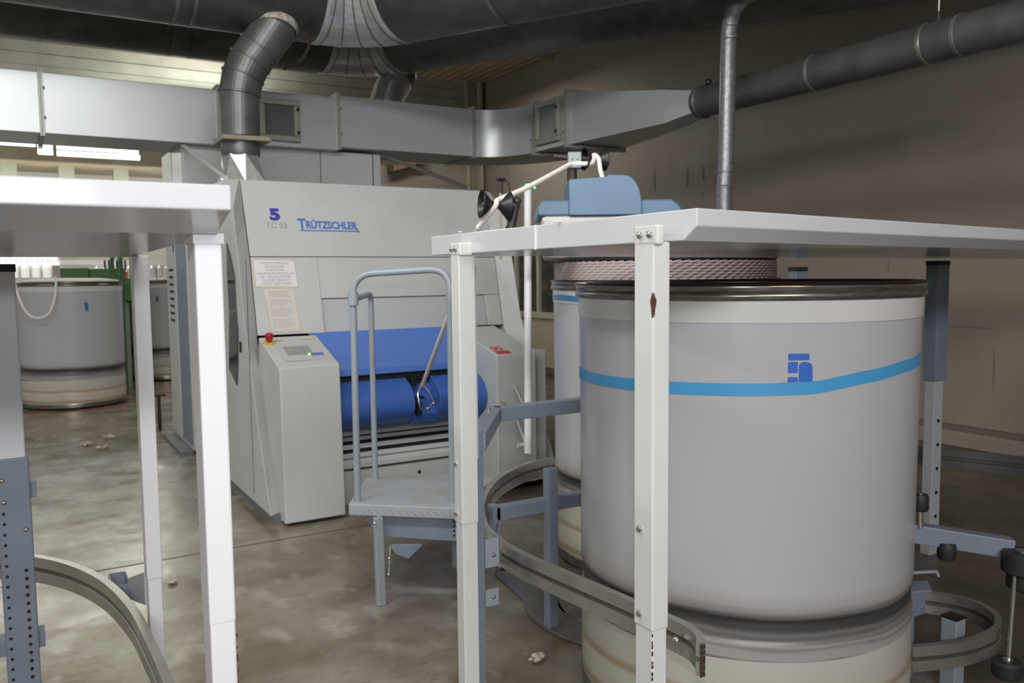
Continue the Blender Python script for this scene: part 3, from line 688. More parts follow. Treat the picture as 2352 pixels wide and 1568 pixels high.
# control console on the left
co = MB().hexa([(1.157, 4.25, .02), (1.482, 4.25, .02), (1.482, 4.80, .02), (1.157, 4.80, .02)], [(1.150, 4.25, .832), (1.470, 4.25, .838), (1.496, 4.722, .962), (1.168, 4.722, .962)])
co = co.build('console', machine, cm, smooth=False, bevel=.006)
def con(u, v, h=0.0):   # point on the sloping console top: u across 0..1, v up the slope 0..1
    a = Vector((1.150, 4.25, .835)).lerp(Vector((1.470, 4.25, .838)), u); b = Vector((1.168, 4.722, .962)).lerp(Vector((1.496, 4.722, .962)), u)
    n = Vector((0, -.26, .965)); return a.lerp(b, v)+n*h
def conpatch(u0, u1, v0, v1, h0, h1, name, m, parent=co, sk=0.0):
    return MB().hexa([con(u0, v0, h0), con(u1, v0, h0), con(u1+sk, v1, h0), con(u0+sk, v1, h0)], [con(u0, v0, h1), con(u1, v0, h1), con(u1+sk, v1, h1), con(u0+sk, v1, h1)]).build(name, m, parent, smooth=False)
dp = conpatch(.17, .86, .18, .70, 0, .003, 'display', bezel)
conpatch(.27, .70, .34, .62, .003, .0042, 'screen', screen_m, dp)
conpatch(.66, .86, .29, .37, .003, .0045, 'blue_keys', logo, dp)
MB().sphere(con(.62, .33, .006), .007).build('indicator_light', mat('yellow_green_lamp', (.5, .7, .1), .4, emit=((.6, .9, .2), 1.0)), dp)
es = MB().cyl(con(.11, .80), con(.11, .80, .006), .034, n=28).build('emergency_plate', yellow, co)
MB().rings([(con(.11, .80, .006), .014), (con(.11, .80, .022), .014), (con(.11, .80, .024), .021), (con(.11, .80, .050), .021), (con(.11, .80, .055), .016)], 24).build('emergency_button', red, es)
conpatch(.70, .92, .86, .97, 0, .001, 'yellowed_label', paperedge)
conpatch(.72, .90, .88, .95, .001, .0016, 'label_face', paper2)
conpatch(.20, .36, .835, .875, 0, .001, 'stain_strip', mat('brown_stain', (.42, .33, .22), .6))
# right-hand box
rbx = MB().hexa([(2.428, 4.25, .04), (2.705, 4.25, .04), (2.705, 4.80, .04), (2.428, 4.80, .04)], [(2.430, 4.25, .828), (2.700, 4.25, .824), (2.715, 4.78, .965), (2.425, 4.78, .965)]).build('side_box', machine, cm, smooth=False, bevel=.006)
MB().box((2.702, 4.29, .03), (2.80, 4.85, .835)).build('side_box', machine, cm, smooth=False, bevel=.006)
a = Vector((2.432, 4.262, .8325)); 
def rb(u, v, h): return Vector((2.430, 4.25, .828)).lerp(Vector((2.700, 4.25, .826)), u).lerp(Vector((2.425, 4.78, .965)).lerp(Vector((2.715, 4.78, .965)), u), v)+Vector((0, -.25, .968))*h
MB().hexa([rb(.05, .02, 0), rb(.40, .02, 0), rb(.40, .12, 0), rb(.05, .12, 0)], [rb(.05, .02, .002), rb(.40, .02, .002), rb(.40, .12, .002), rb(.05, .12, .002)]).build('warning_label', redpaint, rbx, smooth=False)
g = MB()
for u in (.13, .27):
    g.tube([rb(u+.055*math.cos(t), .20+.045*math.sin(t), .0015) for t in [k*math.pi/8 for k in range(17)]], .004, 6)
g.build('warning_symbol', redpaint, rbx)

# machine stay rods, from the feed cabinet to the machine
tag(MB().tube([(1.09, 6.395, 2.245), (1.118, 5.16, 1.885)], .014, 10).build('stay_rod', machine), 'thin steel stay rod left of the dark down pipe', 'rod')
s2 = tag(MB().tube([(2.60, 6.385, 2.27), (2.74, 5.20, 1.905)], .014, 10).build('stay_rod', steel), 'thin steel stay rod in front of the cream back wall', 'rod')

# notices
def on_mid(x, z, h=0.0): t = (z-.965)/(1.414-.965); return Vector((x, 4.83+(4.935-4.83)*t-h, z+h*.1))
md_ = Vector((0, .105, .449)).normalized()
n1 = thing('notice', on_mid(1.21, 1.24), 'larger white paper notice with lines of capital letters taped to the machine', 'notice')
def sheet(parent, name, c, m, h0, h1): return MB().hexa([on_mid(x, z, h0) for x, z in c], [on_mid(x, z, h1) for x, z in c]).build(name, m, parent, smooth=False)
sheet(n1, 'tape_edge', [(1.198, 1.238), (1.458, 1.231), (1.447, 1.400), (1.196, 1.403)], paperedge, .0005, .0012)
sheet(n1, 'paper_sheet', [(1.207, 1.247), (1.450, 1.240), (1.439, 1.393), (1.205, 1.396)], paper, .0012, .002)
for i, s in enumerate(['YAPILMASI ZORUNLU', 'TEMİZLİKLERİ', 'YAPILMADAN', 'ÇALIŞTIRILAN MAKİNALAR', 'İLE, YAPILAN ÜRETİM,', 'MÜŞTERİ ŞİKAYETİ', 'OLARAK GERİ DÖNER.']):
    wd = [.165, .115, .105, .215, .18, .155, .175][i]
    text_mesh(s, .0185, on_mid(1.322-wd/2+i*.001, 1.372-i*.0197, .0024), (1, 0, 0), md_, .0003, 'notice_text', ink, n1, width=wd)
n2 = thing('notice', on_mid(1.26, .98), 'smaller yellowed paper notice below the larger one, beside the console', 'notice')
sheet(n2, 'tape_edge', [(1.264, .978), (1.450, .973), (1.428, 1.232), (1.238, 1.236)], paperedge, .0005, .0012)
sheet(n2, 'paper_sheet', [(1.274, .988), (1.440, .983), (1.420, 1.228), (1.250, 1.230)], paper2, .0012, .002)
m = MB()
rl = random.Random(5)
zz = 1.212
for k in range(18):
    if k in (4, 8, 13): zz -= .008
    sk = (1.23-zz)*.06
    x = 1.272+sk; xe = 1.272+sk+(.075 if k in (7, ) else rl.uniform(.10, .125))
    while x < xe:
        wl = rl.uniform(.008, .020)
        m.hexa([on_mid(x, zz, .0021), on_mid(min(x+wl, xe+.004), zz, .0021), on_mid(min(x+wl, xe+.004), zz+.0045, .0021), on_mid(x, zz+.0045, .0021)], [on_mid(x, zz, .0025), on_mid(min(x+wl, xe+.004), zz, .0025), on_mid(min(x+wl, xe+.004), zz+.0045, .0025), on_mid(x, zz+.0045, .0025)])
        x += wl+.004
    zz -= .0105
m.build('faint_print', ink2, n2, smooth=False)

# ================================================================== FEED CABINET behind the card
fc = thing('feed_cabinet', (1.09, 6.4, 0), 'tall grey feed cabinet behind the machine with a column of slots in its side', 'cabinet')
MB().box((1.09, 6.40, .03), (2.60, 7.30, 2.27)).build('cabinet_body', mat('cabinet_grey', (0.42, 0.43, 0.43), .4), fc, smooth=False, bevel=.005)
MB().box((1.0855, 6.86, .06), (1.091, 7.29, 2.262)).build('side_panel', machine, fc, smooth=False)
MB().box((1.087, 6.42, .06), (1.091, 6.84, 1.62)).build('side_recess', bluegrey, fc, smooth=False)
MB().box((1.0875, 6.43, 1.63), (1.0912, 6.84, 2.25)).build('side_recess', machine2, fc, smooth=False)
for k in range(8): MB().box((1.083, 6.97, .955+.0565*k), (1.0862, 7.16, .975+.0565*k)).build('vent_slot', dark, fc, smooth=False)
MB().box((1.083, 6.89, 1.50), (1.0862, 6.93, 1.56)).build('vent_slot', dark, fc, smooth=False)
MB().box((2.10, 6.397, 1.8), (2.104, 6.4005, 2.27)).box((2.53, 6.397, 1.8), (2.536, 6.4005, 2.27)).box((1.62, 6.396, 1.985), (2.1, 6.4005, 2.0)).build('panel_joint', dark, fc, smooth=False)
MB().box((1.0, 6.42, 0.0), (1.09, 7.30, .03)).build('base_strip', kick, fc, smooth=False)

# ================================================================== RECTANGULAR AIR DUCT
du = thing('air_duct', (2.0, 6.3, 2.24), 'long rectangular sheet steel air duct crossing above the machine and tapering towards a round pipe', 'duct')
MB().box((-2.0, 6.30, 2.245), (.215, 6.85, 2.635)).build('duct_section', duct_m, du, smooth=False, bevel=.004)
MB().box((.228, 6.30, 2.245), (1.325, 6.85, 2.635)).build('duct_section', duct_m, du, smooth=False, bevel=.004)
MB().box((1.338, 6.29, 2.265), (2.21, 6.85, 2.660)).build('duct_section', duct_m, du, smooth=False, bevel=.004)
MB().box((2.225, 6.29, 2.290), (3.385, 6.85, 2.680)).build('duct_section', duct_m, du, smooth=False, bevel=.004)
for x, z0, z1 in ((.2215, 2.225, 2.655), (1.3315, 2.24, 2.665), (2.2175, 2.27, 2.70), (3.392, 2.275, 2.70)):
    f_ = MB().box((x-.014, 6.275, z0), (x-.001, 6.87, z1)).box((x+.001, 6.275, z0), (x+.014, 6.87, z1)).build('duct_flange', duct_side, du, smooth=False)
    for zz_ in (z0+.12, z1-.12): bolt(f_, (x+.017, 6.28, zz_), (0, -1, 0), .008, m=steel)
# curved bend from +X round to -Y
def bend():
    m = MB(); n = 12; rows = []
    inner = [(3.40+0.0, 6.29)]
    ci = (3.40, 5.93)      # centre of the bend on the viewer's side
    ri, ro = .36, .86
    # inside wall follows a quarter ellipse from (3.40,6.29) to (3.73,5.84)
    pin, pout = [], []
    for k in range(n+1):
        t = math.radians(90-90*k/n)
        pin.append((3.40+.32*math.cos(t), 5.86+.43*math.sin(t))); pout.append((3.40+.86*math.cos(t), 5.86+.99*math.sin(t)))
    vb = [[m.b.verts.new((x, y, z)) for (x, y, z) in ((a[0], a[1], 2.29), (a[0], a[1], 2.68), (b[0], b[1], 2.68), (b[0], b[1], 2.29))] for a, b in zip(pin, pout)]
    for k in range(n):
        for q_ in range(4): m.b.faces.new((vb[k][q_], vb[k][(q_+1) % 4], vb[k+1][(q_+1) % 4], vb[k+1][q_]))
    m.b.faces.new(vb[0]); m.b.faces.new(vb[-1][::-1])
    return m.build('duct_bend', duct_m, du, angle=25)
bend()
for y in (5.855, 5.38):
    f_ = MB().box((3.70, y-.014, 2.265), (4.28, y-.001, 2.705)).box((3.70, y+.001, 2.265), (4.28, y+.014, 2.705)).build('duct_flange', duct_side, du, smooth=False)
    for zz_ in (2.39, 2.58): bolt(f_, (3.699, y+.02, zz_), (-1, 0, 0), .008, m=steel)
MB().box((3.72, 5.40, 2.29), (4.26, 5.84, 2.68)).build('duct_section', duct_m, du, smooth=False, bevel=.004)
for y in (5.33, 5.79): MB().box((3.80, y, 2.262), (4.2, y+.08, 2.285)).build('duct_hanger', duct_side, du, smooth=False)
def taper():
    m = MB(); A = [(3.73, 5.365), (4.25, 5.365)]
    a = [(3.735, 5.365, 2.29), (3.735, 5.365, 2.68), (4.25, 5.365, 2.68), (4.25, 5.365, 2.29)]
    b = [(3.80, 4.36, 2.295), (3.80, 4.36, 2.515), (4.02, 4.36, 2.515), (4.02, 4.36, 2.295)]
    m.hexa(a, b)
    n = 24; sq = []; ci = []
    c0 = Vector((3.91, 4.36, 2.405)); c1_ = Vector((3.91, 4.12, 2.40))
    for k in range(n):
        t = 2*math.pi*k/n; dx, dz = math.cos(t), math.sin(t); s_ = 1/max(abs(dx), abs(dz))
        sq.append(m.b.verts.new(c0+Vector((dx*s_*.110, 0, dz*s_*.110)))); ci.append(m.b.verts.new(c1_+Vector((dx*.095, 0, dz*.095))))
    for k in range(n): m.b.faces.new((sq[k], sq[(k+1) % n], ci[(k+1) % n], ci[k]))
    return m.build('duct_taper', duct_m, du, angle=30)
taper()
def hatch(parent, o, ux, uz, w_, h_, nrm, inner_m=glassdk):
    o, ux, uz, nrm = map(Vector, (o, ux, uz, nrm))
    def pt(a, b, c): return o+ux*a+uz*b+nrm*c
    def slab(a0, a1, b0, b1, c0, c1): return [pt(a0, b0, c0), pt(a1, b0, c0), pt(a1, b1, c0), pt(a0, b1, c0)], [pt(a0, b0, c1), pt(a1, b0, c1), pt(a1, b1, c1), pt(a0, b1, c1)]
    fr_ = .035*1.2
    m = MB()
    for s in ((0, w_, 0, fr_), (0, w_, h_-fr_, h_), (0, fr_, fr_, h_-fr_), (w_-fr_, w_, fr_, h_-fr_)): m.hexa(*slab(*s, 0, .035))
    f_ = m.build('inspection_hatch', hatchfr, parent, smooth=False, bevel=.008)
    MB().hexa(*slab(fr_, w_-fr_, fr_, h_-fr_, .002, .010)).build('hatch_pane', inner_m, f_, smooth=False)
    for b in (.22, .78): MB().cyl(pt(w_-fr_*.45, h_*b, .035), pt(w_-fr_*.45, h_*b, .048), .013, n=10).build('hatch_knob', black, f_)
hatch(du, (1.612, 6.29, 2.300), (1, 0, 0), (0, 0, 1), .300, .305, (0, -1, 0))
hatch(du, (3.72, 5.80, 2.33), (0, -1, 0), (0, 0, 1), .34, .33, (-1, 0, 0), mat('hatch_pane_pale', (.20, .19, .18), .15))

# round pipe leaving the duct along the wall
gp = thing('round_pipe', (3.91, 4.1, 2.4), 'dark round pipe leaving the tapered duct and running along the right wall', 'pipe')
MB().rings([((3.91, 4.14, 2.40), .097), ((3.91, 4.115, 2.40), .108), ((3.91, 4.10, 2.40), .108), ((3.91, 4.09, 2.40), .097), ((3.91, -2.5, 2.40), .097)], 40).build('pipe_body', darkpipe2, gp)
for y in (3.22, 2.55, 2.38):
    MB().rings([((3.91, y-.012, 2.40), .098), ((3.91, y-.008, 2.40), .1015), ((3.91, y+.008, 2.40), .1015), ((3.91, y+.012, 2.40), .098)], 40).build('pipe_seam', darkpipe if y != 2.55 else steel, gp)
MB().tube([(3.91, 2.50, 2.50), (3.91, 2.50, 4.05)], .006, 8).build('hanger_rod', steel, gp)
MB().tube([(3.90, 2.50, 2.495), (3.88, 2.48, 2.52), (3.91, 2.50, 2.545), (3.94, 2.52, 2.52), (3.92, 2.5, 2.495)], .004, 6).build('hanger_loop', steel, gp)
MB().sphere((3.87, 4.02, 2.505), .022).build('pipe_knob', black, gp)

# ================================================================== BIG OVERHEAD PIPES
def bigpipe(name, Y, zc, r, xb, turn, R, far, label, seams):
    o = thing(name, (xb, Y, zc), label, 'pipe')
    MB().rings([((-4.5, Y, zc), r), ((xb, Y, zc), r)], 56, cap=False).build('straight_pipe', darkpipe, o, solid=.004)
    n = 4; pts = []
    for k in range(n+1):
        a = math.radians(turn*k/n)
        pts.append(Vector((xb+R*math.sin(a), Y-R*(1-math.cos(a)), zc)))
    d = Vector((math.cos(math.radians(turn)), -math.sin(math.radians(turn)), 0))
    MB().rings([(Vector((xb-.05, Y, zc)), r+.003)]+[(p, r+.003) for p in pts]+[(pts[-1]+d*.05, r+.003)], 56, cap=False).build('elbow', galv, o, angle=3, solid=.003)
    for k, p in enumerate(pts):
        a = math.radians(turn*k/n); t = Vector((math.cos(a), -math.sin(a), 0))
        MB().rings([(p-t*.005, r+.003), (p-t*.002, r+.009), (p+t*.002, r+.009), (p+t*.005, r+.003)], 56, cap=False).build('elbow_seam', downpipe_m, o)
    e = pts[-1]+d*far
    MB().rings([(pts[-1], r), (e, r)], 56, cap=False).build('straight_pipe', darkpipe, o, solid=.004)
    for s_ in seams:
        p, t = (Vector((s_, Y, zc)), Vector((1, 0, 0))) if s_ < xb else (pts[-1]+d*(s_-xb), d)
        MB().rings([(p-t*.012, r), (p-t*.008, r+.006), (p+t*.008, r+.006), (p+t*.012, r)], 56, cap=False).build('pipe_seam', darkpipe, o)
    return o
bigpipe('overhead_pipe', 7.10, 3.44, .40, 2.42, 58, .62, 4.85, 'large dark ceiling pipe with bright elbow, the rear and lower of the two', [-.6, .28, 1.15, 1.3, 4.6, 5.9, 7.3])
bigpipe('overhead_pipe', 5.40, 3.16, .35, 1.80, 60, .50, 5.0, 'large dark ceiling pipe with bright elbow, the nearer one at the top edge', [-.5, .9, 1.0, 2.6])
m = MB().tube(smooth_path([(1.62, 5.20, 2.78), (1.66, 5.22, 2.80), (1.68, 5.28, 2.74), (1.66, 5.40, 2.68), (1.60, 5.55, 2.65)], 6), .010, 8)
tag(m.build('pipe_clip', brown), 'thin rusty strap hanging under the two ceiling pipes left of the elbows', 'strap')

# dark down pipe
dn = thing('down_pipe', (1.25, 5.33, 1.87), 'dark segmented down pipe bending from the ceiling pipe into the machine top', 'pipe')
seg = [(1.258, 5.36, 2.16), (1.262, 5.36, 2.42), (1.285, 5.355, 2.53), (1.33, 5.345, 2.625), (1.385, 5.325, 2.70), (1.470, 5.30, 2.82), (1.50, 5.38, 3.02)]
MB().rings([(seg[0], .118), (seg[1], .122), (seg[2], .125), (seg[3], .128), (seg[4], .130), (seg[5], .134), (seg[6], .134)], 40).build('pipe_body', downpipe_m, dn, angle=8)
for k in (1, 2, 3, 4):
    a, b = Vector(seg[k]), Vector(seg[k+1]); c_ = Vector(seg[k-1]); t = ((b-a).normalized()+(a-c_).normalized()).normalized()
    MB().rings([(a-t*.007, .122+.002*k), (a-t*.004, .128+.002*k), (a+t*.004, .128+.002*k), (a+t*.007, .122+.002*k)], 40).build('pipe_seam', downpipe_m, dn)
MB().rings([((1.468, 5.298, 2.812), .136), ((1.471, 5.303, 2.828), .148), ((1.474, 5.310, 2.846), .149), ((1.478, 5.32, 2.87), .136)], 40, cap=False).build('sealant_collar', mat('old_sealant', (.42, .40, .36), .8, noise=((.25, .22, .18), 30, .4, .6)), dn)
MB().hexa([(1.125, 5.22, 2.125), (1.41, 5.20, 2.125), (1.41, 5.50, 2.125), (1.125, 5.52, 2.125)], [(1.125, 5.25, 2.155), (1.39, 5.23, 2.155), (1.39, 5.48, 2.155), (1.125, 5.5, 2.155)]).build('flange_plate', mat('dirty_flange', (.30, .27, .21), .6), dn, smooth=False)
MB().rings([((1.256, 5.36, 2.04), .112), ((1.256, 5.36, 2.07), .119), ((1.256, 5.36, 2.09), .114), ((1.257, 5.36, 2.13), .117)], 40).build('collar', downpipe_m, dn)
def hood():
    m = MB(); n = 8; a, b = [], []
    for k in range(n):
        t = 2*math.pi*k/n+math.pi/4; dx, dy = math.cos(t), math.sin(t); s_ = 1/max(abs(dx), abs(dy))
        a.append(m.b.verts.new((1.256+dx*.114, 5.36+dy*.114, 2.045))); b.append(m.b.verts.new((1.25+dx*s_*.118, 5.36+dy*s_*.13, 1.878)))
    for k in range(n): m.b.faces.new((a[k], a[(k+1) % n], b[(k+1) % n], b[k]))
    return m.build('hood', galv, dn, smooth=False, solid=.003)
hood()
# short bright stub pipe
sb = thing('stub_pipe', (3.0, 7.08, 2.7), 'short bright galvanised pipe stub between the rear ceiling pipe and the duct', 'pipe')
MB().rings([((2.93, 7.05, 2.30), .145), ((2.93, 7.05, 2.82), .145), ((2.97, 7.06, 2.92), .148), ((3.03, 7.06, 3.02), .15), ((3.05, 7.06, 3.10), .15), ((3.05, 7.06, 3.18), .15)], 36).build('pipe_body', galv, sb, angle=8)
MB().rings([((3.042, 7.06, 3.045), .153), ((3.05, 7.06, 3.06), .162), ((3.055, 7.06, 3.085), .162), ((3.055, 7.06, 3.10), .153)], 36).build('collar', darkpipe, sb)

# vertical galvanised pipe on the right
vp = thing('vertical_pipe', (3.58, 3.56, 0), 'slim vertical galvanised pipe rising from behind the table frame to the ceiling pipe', 'pipe')
MB().rings([((3.56, 3.56, .02), .046), ((3.56, 3.56, 1.77), .046), ((3.565, 3.565, 1.79), .046), ((3.575, 3.565, 1.90), .0455), ((3.60, 3.575, 2.66), .0455), ((3.61, 3.575, 2.73), .047), ((3.63, 3.565, 2.80), .047), ((3.68, 3.545, 2.86), .047), ((3.76, 3.51, 2.91), .047), ((3.85, 3.47, 2.95), .047), ((4.2, 3.4, 3.13), .047)], 28).build('pipe_body', galvs, vp, angle=12)
for z, x in ((1.785, 3.563), (1.875, 3.572), (2.63, 3.6), (2.70, 3.605)):
    MB().rings([((x, 3.565, z-.006), .046), ((x, 3.565, z-.003), .051), ((x, 3.565, z+.003), .051), ((x, 3.565, z+.006), .046)], 28).build('pipe_clamp', galvs, vp)

# ================================================================== STEP PLATFORM
st = thing('step_platform', (1.3, 3.1, 0), 'blue-grey chequer plate step platform with a tubular handrail in front of the machine', 'step')
MB().hexa([(1.105, 3.137, .350), (1.452, 2.842, .350), (1.82, 3.20, .350), (1.46, 3.505, .350), (1.31, 3.49, .350)], [(1.105, 3.137, .398), (1.452, 2.842, .398), (1.82, 3.20, .398), (1.46, 3.505, .398), (1.31, 3.49, .398)]).build('platform', plategrey, st, smooth=False, bevel=.006)
m = MB()
A_, B_ = Vector((1.105, 3.137, 0)), Vector((1.452, 2.842, 0)); dr = (B_-A_).normalized(); nn = Vector((dr.y, -dr.x, 0))
if nn.y > 0: nn = -nn
for k in range(15):
    p = A_+dr*(.02+.03*k)+nn*.001
    m.bar(p+Vector((0, 0, .382)), p+dr*.016+Vector((0, 0, .366)), .003, .004, nn)
m.build('tread_pattern', plategrey, st, smooth=False)
# apron under the plate
a0 = A_+dr*.05; a1 = B_-dr*.005
m = MB(); off = nn*-.03
m.hexa([a0+off+Vector((0, 0, .350)), a1+off+Vector((0, 0, .350)), a1+off+Vector((0, 0, .255)), a0+off+dr*.10+Vector((0, 0, .262)), a0+off+dr*.052+Vector((0, 0, .275))],
       [a0+off*2+Vector((0, 0, .350)), a1+off*2+Vector((0, 0, .350)), a1+off*2+Vector((0, 0, .255)), a0+off*2+dr*.10+Vector((0, 0, .262)), a0+off*2+dr*.052+Vector((0, 0, .275))])
m.build('apron', bluegrey, st, smooth=False)
for z in (.333, .315, .296, .277):
    p = a1+off-dr*.028+Vector((0, 0, z)); MB().cyl(p, p+nn*.001, .0045, n=10).build('bolt_hole', dark, st)
MB().bar((1.193, 3.035, 0.0), (1.193, 3.048, .352), .033, .03, (0, 1, 0)).build('leg', railgrey, st, smooth=False, bevel=.003)
MB().bar((1.64, 3.25, 0.0), (1.64, 3.25, .352), .033, .03, (0, 1, 0)).build('leg', railgrey, st, smooth=False, bevel=.003)
bolt(st, (1.172, 3.028, .335), nn, .006)
h = fillet([(1.149, 3.149, .398), (1.152, 3.152, 1.305), (1.465, 2.925, 1.325), (1.462, 2.925, .398)], .085, 10)
MB().tube(h, .0135, 16).build('handrail', railgrey, st)
h2 = fillet([(1.152, 3.150, 1.205), (1.30, 3.42, 1.215), (1.345, 3.455, 1.20), (1.345, 3.455, .398)], .05, 6)
MB().tube([(1.152, 3.150, 1.212), (1.165, 3.175, 1.213)], .021, 12).build('tube_joint', railgrey, st)
MB().cyl((1.152, 3.151, 1.185), (1.152, 3.151, 1.235), .021, n=18).build('tube_joint', railgrey, st)
h2 = [Vector((1.155, 3.155, 1.208))]+fillet([(1.165, 3.17, 1.21), (1.340, 3.445, 1.222), (1.345, 3.455, .398)], .05, 8)
MB().tube(h2, .0125, 14).build('handrail', railgrey, st)
# hanging wedge and screw below the platform
g = MB().hexa([(1.21, 2.96, .255), (1.31, 2.90, .255), (1.268, 2.93, .205), (1.225, 2.955, .225)], [(1.225, 2.985, .255), (1.325, 2.925, .255), (1.283, 2.955, .205), (1.24, 2.98, .225)]).build('wedge_bracket', bluegrey, st, smooth=False)
MB().tube([(1.215, 2.98, .255), (1.21, 2.99, .135)], .003, 8).sphere((1.21, 2.99, .133), .006).sphere((1.212, 2.985, .20), .006).build('screw_rod', bolt_m, st)

# ================================================================== CAN CHANGER FRAME behind leg two
sf = thing('changer_frame', (1.11, 2.05, 0), 'blue-grey changer frame of perforated post and bars right of the step platform', 'frame')
MB().box((1.085, 2.06, 0.0), (1.130, 2.10, .86)).build('post', bluegrey, sf, smooth=False, bevel=.003)
for k in range(8): MB().cyl((1.1005, 2.0595, .79-.06*k), (1.1005, 2.0585, .79-.06*k), .006, n=10).build('bolt_hole', dark, sf)
for z in (.83, .77): bolt(sf, (1.1005, 2.06, z), (0, -1, 0), .011)
MB().bar((1.115, 2.07, .825), (1.40, 2.47, .825), .05, .05).build('cross_bar', bluegrey, sf, smooth=False, bevel=.003)
MB().bar((1.39, 2.46, .825), (2.06, 2.46, .825), .045, .05).build('cross_bar', bluegrey, sf, smooth=False, bevel=.003)
for p in ((1.335, 2.40, .850), (1.425, 2.45, .850)): MB().cyl(p, Vector(p)+Vector((0, 0, .016)), .007, n=10).build('bolt', bolt_m, sf)
MB().bar((1.42, 2.52, .46), (2.1, 2.52, .46), .04, .05).build('cross_bar', bluegrey, sf, smooth=False, bevel=.003)
MB().box((1.405, 2.50, .385), (1.435, 2.54, .49)).build('bar_plate', bluegrey, sf, smooth=False)
MB().bar((1.13, 2.10, .43), (1.415, 2.51, .43), .03, .03).build('cross_bar', bluegrey, sf, smooth=False)
MB().box((1.62, 2.47, 0.0), (1.66, 2.51, .60)).build('post', bluegrey, sf, smooth=False, bevel=.003)
MB().box((1.132, 2.062, .455), (1.180, 2.066, .540)).box((1.178, 2.062, .45), (1.182, 2.10, .54)).build('rail_bracket', railgrey, sf, smooth=False)
MB().box((1.132, 2.062, .34), (1.175, 2.066, .39)).build('rail_bracket', railgrey, sf, smooth=False)
bolt(sf, (1.192, 2.09, .482), (0, -1, 0), .009); bolt(sf, (1.160, 2.062, .49), (0, -1, 0), .006, m=steel)
bolt(sf, (1.158, 2.062, .365), (0, -1, 0), .006, m=steel)
MB().tube(fillet([(1.068, 2.02, .39), (1.058, 2.0, .38), (1.058, 2.0, .32), (1.07, 2.02, .31)], .01, 4), .005, 8).build('wire_hook', bolt_m, sf)

# ================================================================== COILER HEAD
ch_ = thing('coiler', (2.3, 2.9, 1.42), 'blue coiler head on a white base behind the table frame', 'machine head')
MB().lathe((2.56, 2.94, 0), [(.0005, 1.352), (.495, 1.352), (.50, 1.357), (.50, 1.366), (.0005, 1.366)], 64).build('coiler_plate', black, ch_)
MB().hexa([(1.965, 3.04, 1.366), (2.62, 2.64, 1.366), (2.95, 3.2, 1.366), (2.3, 3.55, 1.366)], [(1.965, 3.04, 1.548), (2.62, 2.64, 1.548), (2.95, 3.2, 1.548), (2.3, 3.55, 1.548)]).build('white_base', pedestal, ch_, smooth=False, bevel=.02)
A_ = Vector((1.955, 3.055, 0)); D_ = Vector((.655, -.392, 0)).normalized(); N_ = Vector((.392, .655, 0)).normalized()
def cb(u, v, z): return A_+D_*u+N_*v+Vector((0, 0, z))
def colprism(name, prof, v0, v1, m, bevel=.008):
    return MB().hexa([cb(u, v0, z) for u, z in prof], [cb(u, v1, z) for u, z in prof]).build(name, m, ch_, smooth=True, bevel=bevel)
colprism('blue_base', [(0, 1.548), (.62, 1.548), (.62, 1.58), (.60, 1.60), (.575, 1.615), (.02, 1.615), (.0, 1.585)], .0, .45, coilblue)
arcp = [(.135, 1.548), (.445, 1.548)]+[(.445-.075*(1-math.cos(math.radians(a))), 1.60+.118*math.sin(math.radians(a))) for a in range(0, 91, 15)]+[(.30, 1.718), (.30, 1.710), (.135, 1.700)]
colprism('blue_hood', arcp, -.02, .30, coilblue, .006)
MB().hexa([cb(.02, -.004, 1.497), cb(.115, -.004, 1.497), cb(.115, -.004, 1.528), cb(.02, -.004, 1.528)], [cb(.02, 0, 1.497), cb(.115, 0, 1.497), cb(.115, 0, 1.528), cb(.02, 0, 1.528)]).build('name_plate', cartonlab, ch_, smooth=False)
MB().tube([cb(.155, .08, 1.70), cb(.155, .08, 1.765)], .022, 16).build('spool_post', brown, ch_)
MB().hexa([cb(.135, .04, 1.755), cb(.195, .04, 1.755), cb(.195, .10, 1.755), cb(.135, .10, 1.755)], [cb(.135, .04, 1.825), cb(.195, .04, 1.825), cb(.195, .10, 1.825), cb(.135, .10, 1.825)]).build('shaft_clamp', railgrey, ch_, smooth=False, bevel=.006)
MB().tube([cb(.075, .07, 1.81), cb(.25, .07, 1.795)], .012, 12).build('shaft', brown, ch_)
for q_ in (.152, .176): bolt(ch_, cb(q_, .04, 1.795), -N_, .005)
def spool(name, c, ax, L, r, label):
    c = Vector(c); ax = Vector(ax).normalized(); h_ = L/2
    o = thing(name, c, label, 'spool')
    MB().rings([(c-ax*h_, r), (c-ax*h_*.93, r), (c-ax*h_*.30, r*.28), (c-ax*h_*.12, r*.22), (c+ax*h_*.12, r*.22), (c+ax*h_*.30, r*.28), (c+ax*h_*.93, r), (c+ax*h_, r)], 36, cap=False).build('spool_body', black, o, angle=50, solid=.003)
    MB().cyl(c-ax*h_*.9, c+ax*h_*1.25, r*.15).build('axle', steel, o)
    return o
spool('guide_spool', cb(.252, .07, 1.795), D_+N_*.35, .100, .048, 'black hourglass spool above the blue coiler head')
sp1 = Vector((1.655, 2.895, 1.573))
ax1 = (r2*.95 + fw*.35 - u2*.12).normalized()
ax1 = Vector((.93, -.25, -.06)).normalized()
spool('guide_spool', sp1, ax1, .118, .055, 'black hourglass spool on a dark arm above the left end of the right table frame')
ar = thing('spool_arm', (1.74, 2.87, 1.36), 'dark cast arm holding the lower black spool behind the table frame', 'bracket')
MB().rings([((1.716, 2.90, 1.40), .022), ((1.716, 2.89, 1.46), .026), ((1.722, 2.88, 1.50), .018), ((1.735, 2.87, 1.56), .014), ((1.738, 2.865, 1.585), .016)], 14).sphere((1.738, 2.865, 1.588), .018).build('arm_body', mat('cast_dark', (.05, .045, .05), .45, .4), ar)
MB().cyl((1.70, 2.875, 1.575), (1.75, 2.865, 1.572), .012).build('axle', steel, ar)
MB().sphere((1.775, 2.84, 1.462), .018).build('round_knob', black, ar)
